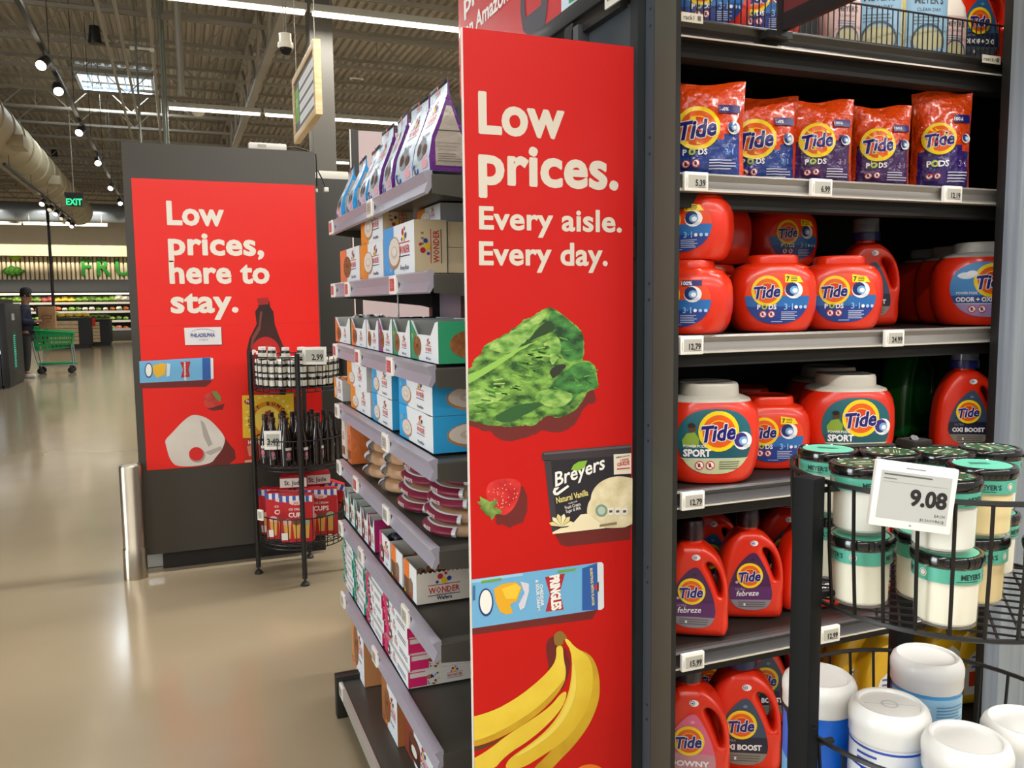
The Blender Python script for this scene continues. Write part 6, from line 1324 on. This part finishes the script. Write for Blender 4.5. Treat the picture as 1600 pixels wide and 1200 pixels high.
def syrup():
    b = B(); b.lathe([(.026, 0), (.03, .004), (.031, .11), (.027, .14), (.013, .195), (.012, .215), (.015, .217), (.015, .225), (.012, .227)], M('#21130d', .1, coat=.5), 18); o = b.build('syrup_bottle')
    b = B(); b.lathe([(.0135, .226), (.0145, .23), (.0145, .243), (.001, .244)], M('#2b2422', .3), 14); b.build('cap', o)
    b = B(); b.f = F_cyl(.0316, -PI/2); b.cut = .008
    for u in (-.05, .05): b.ell(u, .06, .02, .034, G('#2b2a36'), 1); b.rect(u-.018, .082, u+.018, .096, G('#d6d0c4'), 2); b.ell(u, .06, .01, .014, G('#c86a78'), 2); b.fine(u-.014, .034, u+.014, .046, 2, G('#a9a39a'), 2, 2)
    b.build('label', o); return o
ks_ = Kind(tag(syrup(), 'x', 'bottle'))
for R, n, a0 in ((.176, 14, .15), (.095, 7, 0)):
    for j in range(n):
        a = a0+2*PI*j/n; ks_.put((FC[0]+R*math.cos(a), FC[1]+R*math.sin(a), .6045), a+PI/2-.8, 'dark syrup bottle in the %s ring of the middle basket' % ('outer' if R > .1 else 'inner'), 'dark syrup bottles, %s ring' % ('outer' if R > .1 else 'inner'))
def conebox(w, d, h):
    b = B(); b.box(-w/2, w/2, 0, d, 0, h, M('#c01d26', .45, var=.03), .0012, 1); b.f = F_front; b.step = .0006
    b.rect(-w/2, h*.84, w/2, h*.985, P('#e6e4e2'), 1)
    for k in range(5): b.rect(-w/2+w*(k*.2+.0), h*.84, -w/2+w*(k*.2+.1), h*.985, P('#3c55a8'), 2)
    for k in range(5): b.ell(-w/2+w*(.1+.2*k), h*.84, w*.1, h*.02, P('#c01d26'), 3, 10)
    b.ell(0, h*.84, w*.2, h*.05, P('#e9c9c0'), 4); b.txt('Joy', 0, h*.815, h*.075, P('#c0303a'), 'C', .02, .2, 0, 1, 5)
    b.txt('ICE CREAM', w*.0, h*.68, h*.062, P('#f3efe6'), 'C', .01, k=2); b.txt('CUPS', 0, h*.535, h*.135, P('#f3efe6'), 'C', .03, 0, 0, 1, 2)
    for u, c in ((-.28, '#e9b8b0'), (0, '#7a4a34'), (.28, '#9bb58a')): b.poly([(w*(u-.12), h*.4), (w*(u+.12), h*.4), (w*(u+.08), h*.08), (w*(u-.08), h*.08)], P('#e0a94a'), 2); b.ell(w*u, h*.43, w*.13, h*.07, P(c), 3, 14)
    b.rect(-w*.47, h*.05, -w*.28, h*.2, P('#f1ece4'), 4); b.f = F_right(w/2); b.rect(d*.15, h*.45, d*.85, h*.72, P('#d9cdbf'), 1); b.rect(d*.2, h*.1, d*.8, h*.3, P('#a01720'), 1); b.fine(d*.2, h*.47, d*.8, h*.7, 6, P('#8a6a60'), 3, 2); b.txt('Joy', d*.5, h*.82, h*.05, P('#f3efe6'), 'C', .02, k=1)
    return b.build('cone_box')
kc = Kind(tag(conebox(.165, .06, .245), 'x', 'food box')); zf_ = .2045; g = 'red ice cream cup boxes in the bottom basket'
for x, y, rz, lb in ((.52, 4.31, -.3, 'red ice cream cup box standing at the front of the rack'), (.46, 4.40, -.35, 'red ice cream cup box just behind the front one, towards the bollard'), (.66, 4.40, -.2, 'red ice cream cup box beside the front one, towards the snack shelves'), (.43, 4.50, -.5, 'red ice cream cup box nearest the bollard'), (.58, 4.49, -.3, 'red ice cream cup box in the middle of the bottom basket')): kc.put((x, y, zf_), rz, lb, g)
kc.put((.665, 4.56, zf_+.02), .0, 'red ice cream cup box leaning over towards the snack shelves', g, rot=(0, .35, -.2))
b = B(); b.box(-.07, .07, 0, .12, 0, .06, M('#a81a22', .45), .001); b.f = F_front; b.rect(-.068, .006, .068, .054, P('#e9e4da'), 1); b.txt('St. Jude', 0, .018, .034, P('#1f1d1b'), 'C', .02, 0, 0, .9, 2); o = b.build('cone_box'); ksj = Kind(tag(o, 'x', 'food box'))
for x, y, rz, i in ((.53, 4.47, -.2, 0), (.66, 4.50, -.05, 1)): ksj.put((x, y, zf_+.2465), rz, 'red box with white end lying on the upright boxes, %s' % ['nearer the bollard', 'nearer the snack shelves'][i], 'red boxes lying on top')
# ================================================================ shopper and cart
def skin(name, pts, edges, mat, parent=None, levels=2):
    me = bpy.data.meshes.new(name); me.from_pydata([p[:3] for p in pts], edges, []); o = bpy.data.objects.new(name, me); COL.objects.link(o)
    me.materials.append(mat); md = o.modifiers.new('skin', 'SKIN'); md.use_smooth_shade = True
    for v, p in zip(me.skin_vertices[0].data, pts): v.radius = (p[3], p[4] if len(p) > 4 else p[3])
    me.skin_vertices[0].data[0].use_root = True; s = o.modifiers.new('sub', 'SUBSURF'); s.levels = s.render_levels = levels
    if parent: o.parent = parent
    return o
sk = M('#8a5f48', .5)
pf = at(45, 590, 'Z', 0)
per = thing('person', 'shopper in navy jacket, dark cap and white shoes holding a brown paper bag', 'person', (pf.x, pf.y, 0), .0)
body = [(0, 0, .95, .09), (.0, 0, 1.15, .09), (-.01, 0, 1.36, .1), (.02, 0, 1.48, .06), (.05, 0, 1.58, .075, .09), (.06, 0, 1.68, .085, .095), (.055, 0, 1.76, .05),
        (0, -.09, .9, .065), (.02, -.09, .5, .045), (-.02, -.09, .09, .042), (.12, -.09, .04, .035), (0, .09, .9, .065), (-.03, .09, .5, .045), (-.1, .09, .09, .042), (.04, .09, .04, .035),
        (0, -.18, 1.39, .05), (-.02, -.22, 1.12, .036), (.22, -.16, 1.12, .035), (.29, -.13, 1.13, .028), (0, .18, 1.39, .05), (-.02, .22, 1.12, .036), (.22, .16, 1.12, .035), (.29, .13, 1.13, .028), (.15, 0, 1.615, .016), (.14, 0, 1.56, .022)]
E_ = [(0, 1), (1, 2), (2, 3), (3, 4), (4, 5), (5, 6), (0, 7), (7, 8), (8, 9), (9, 10), (0, 11), (11, 12), (12, 13), (13, 14), (2, 15), (15, 16), (16, 17), (17, 18), (2, 19), (19, 20), (20, 21), (21, 22), (5, 23), (4, 24)]
for s_, w_ in ((-1, 18), (1, 22)):
    x, y, z = .29, s_*.13, 1.13
    for q, (dz, L) in enumerate(((.032, .055), (.011, .065), (-.01, .062), (-.03, .05))):
        n = len(body); body += [(x+.03, y-.008*s_, z+dz, .009), (x+.03+L*.6, y-.014*s_, z+dz, .008), (x+.03+L, y-.035*s_, z+dz, .007)]; E_ += [(w_, n), (n, n+1), (n+1, n+2)]
    n = len(body); body += [(x, y-.025*s_, z+.04, .01), (x+.02, y-.04*s_, z+.06, .008)]; E_ += [(w_, n), (n, n+1)]
skin('body', body, E_, sk, per)
nav = M('#161c33', .8, bump=.3, sc=30)
skin('jacket', [(0, 0, .88, .185, .17), (.01, 0, 1.1, .165, .16), (-.015, 0, 1.3, .16, .17), (-.01, 0, 1.42, .11, .13), (0, -.19, 1.39, .085), (-.03, -.23, 1.12, .085), (.2, -.165, 1.12, .06), (0, .19, 1.39, .085), (-.03, .23, 1.12, .085), (.2, .165, 1.12, .06), (.01, 0, 1.47, .075)], [(0, 1), (1, 2), (2, 3), (3, 10), (3, 4), (4, 5), (5, 6), (3, 7), (7, 8), (8, 9)], nav, per)
skin('trousers', [(0, 0, .93, .14), (0, -.09, .84, .105), (.02, -.09, .5, .08), (-.02, -.09, .12, .065), (0, .09, .84, .105), (-.03, .09, .5, .08), (-.1, .09, .12, .065)], [(0, 1), (1, 2), (2, 3), (0, 4), (4, 5), (5, 6)], M('#2b2c2c', .8), per)
for x, y in ((-.02, -.09), (-.1, .09)): skin('shoe', [(x-.03, y, .055, .055), (x+.07, y, .05, .05), (x+.17, y, .04, .04)], [(0, 1), (1, 2)], M('#d9d7d2', .5), per)
b = B(); b.lathe([(.105, 0), (.108, .05), (.095, .09), (.06, .115), (.001, .122)], M('#131313', .7), 20, (.05, 0, 1.685)); b.loft([[(.13+.09*(1-abs(y)/.09)**.5*q, y, 1.69+.012*q*0-.01*q) for y in (-.088, -.05, 0, .05, .088)]+[(.12+.0*q, y, 1.68) for y in (.08, 0, -.08)] for q in (.3, 1)], M('#131313', .7)); b.build('cap', per)
b = B(); b.lathe([(.098, -.06), (.1, 0), (.1, .01)], M('#15110f', .8), 18, (.035, 0, 1.68), cap=False); b.build('hair', per)
for y in (-.035, .035): B().lathe([(.001, -.012), (.01, -.006), (.012, 0), (.01, .006), (.001, .012)], M('#2a1c16', .3), 8, (.142, y, 1.645)).build('eye', per)
for y in (-.1, .1): B().lathe([(.001, -.03), (.012, -.02), (.016, 0), (.012, .025), (.001, .03)], sk, 8, (.04, y, 1.63)).build('ear', per)
pbm = ramp2('kraft_paper', '#8f6a45', '#a9835a', 5, .7)
b = B(); b.box(-.15, .15, -.09, .09, 0, .45, pbm, .006); b.f = F_plane_y(-.0905)
for x0, z0, x1, z1 in ((-.09, .26, .08, .275), (-.09, .2, -.075, .27), (.07, .2, .085, .27), (-.09, .2, .08, .212), (-.06, .14, .06, .15)): b.rect(x0, z0, x1, z1, P('#5a3f28'), 1)
b.annul(-.05, .07, .03, .036, P('#5a3f28'), 1); b.annul(.05, .07, .03, .036, P('#5a3f28'), 1)
tag(b.build('paper_bag', loc=(pf.x+.40, pf.y, .97)), 'brown paper bag held in front of the shopper', 'bag')
# shopping cart
pc = at(86, 583, 'Z', 0)
ct = thing('shopping_cart', 'green plastic shopping cart standing in front of the shopper', 'shopping cart', (pc.x, pc.y, 0))
gp = M('#12994f', .4); gm = M('#9aa6a6', .35, .6)
def quad_grid(b, P00, P10, P11, P01, nu, nv, r, m):
    P00, P10, P11, P01 = map(Vector, (P00, P10, P11, P01))
    for i in range(nu+1): b.tube([P00.lerp(P10, i/nu), P01.lerp(P11, i/nu)], r, m, 4)
    for j in range(nv+1): b.tube([P00.lerp(P01, j/nv), P10.lerp(P11, j/nv)], r, m, 4)
T4 = [(-.38, -.26, .93), (.4, -.2, .86), (.4, .2, .86), (-.38, .26, .93)]; B4 = [(-.3, -.2, .5), (.34, -.15, .55), (.34, .15, .55), (-.3, .2, .5)]
b = B()
for i in range(4): quad_grid(b, B4[i], B4[(i+1) % 4], T4[(i+1) % 4], T4[i], 9, 4, .013, gp)
b.tube(T4, .022, gp, 6, True); b.faces(B4, [(0, 1, 2, 3)], gp); b.faces([T4[0], T4[1], tuple(Vector(T4[1]).lerp(Vector(B4[1]), .3)), tuple(Vector(T4[0]).lerp(Vector(B4[0]), .3))], [(0, 1, 2, 3)], gp); b.build('basket', ct)
b = B(); b.box(-.3, .42, -.2, .2, .2, .235, gp, .012); b.build('lower_tray', ct)
b = B()
for s_ in (-1, 1):
    b.tube([(-.45, s_*.27, 1.0), (-.38, s_*.25, .93), (-.3, s_*.24, .3), (-.26, s_*.23, .18), (.42, s_*.21, .18)], .016, gm, 6); b.tube([(.36, s_*.19, .6), (.38, s_*.2, .2)], .016, gm, 6)
b.tube([(-.38, -.25, .93), (-.38, .25, .93)], .012, gm, 6); b.build('frame', ct)
b = B(); b.tube([(-.46, -.28, 1.0), (-.46, .28, 1.0)], .02, gp, 8); b.build('handle', ct)
b = B(); b.box(-.36, -.2, -.18, .18, .82, 1.0, gp, .01); b.build('child_seat', ct)
for x, y in ((-.24, -.22), (-.24, .22), (.33, -.2), (.33, .2)):
    b = B(); b.loft([[(x+r*math.cos(2*PI*j/16), y+dy, .065+r*math.sin(2*PI*j/16)) for j in range(16)] for dy, r in ((-.018, .05), (-.014, .064), (.014, .064), (.018, .05))], blk); b.build('wheel', ct)
    b = B(); b.box(x-.02, x+.02, y-.026, y+.026, .1, .18, blk2, .004); b.build('caster_fork', ct)
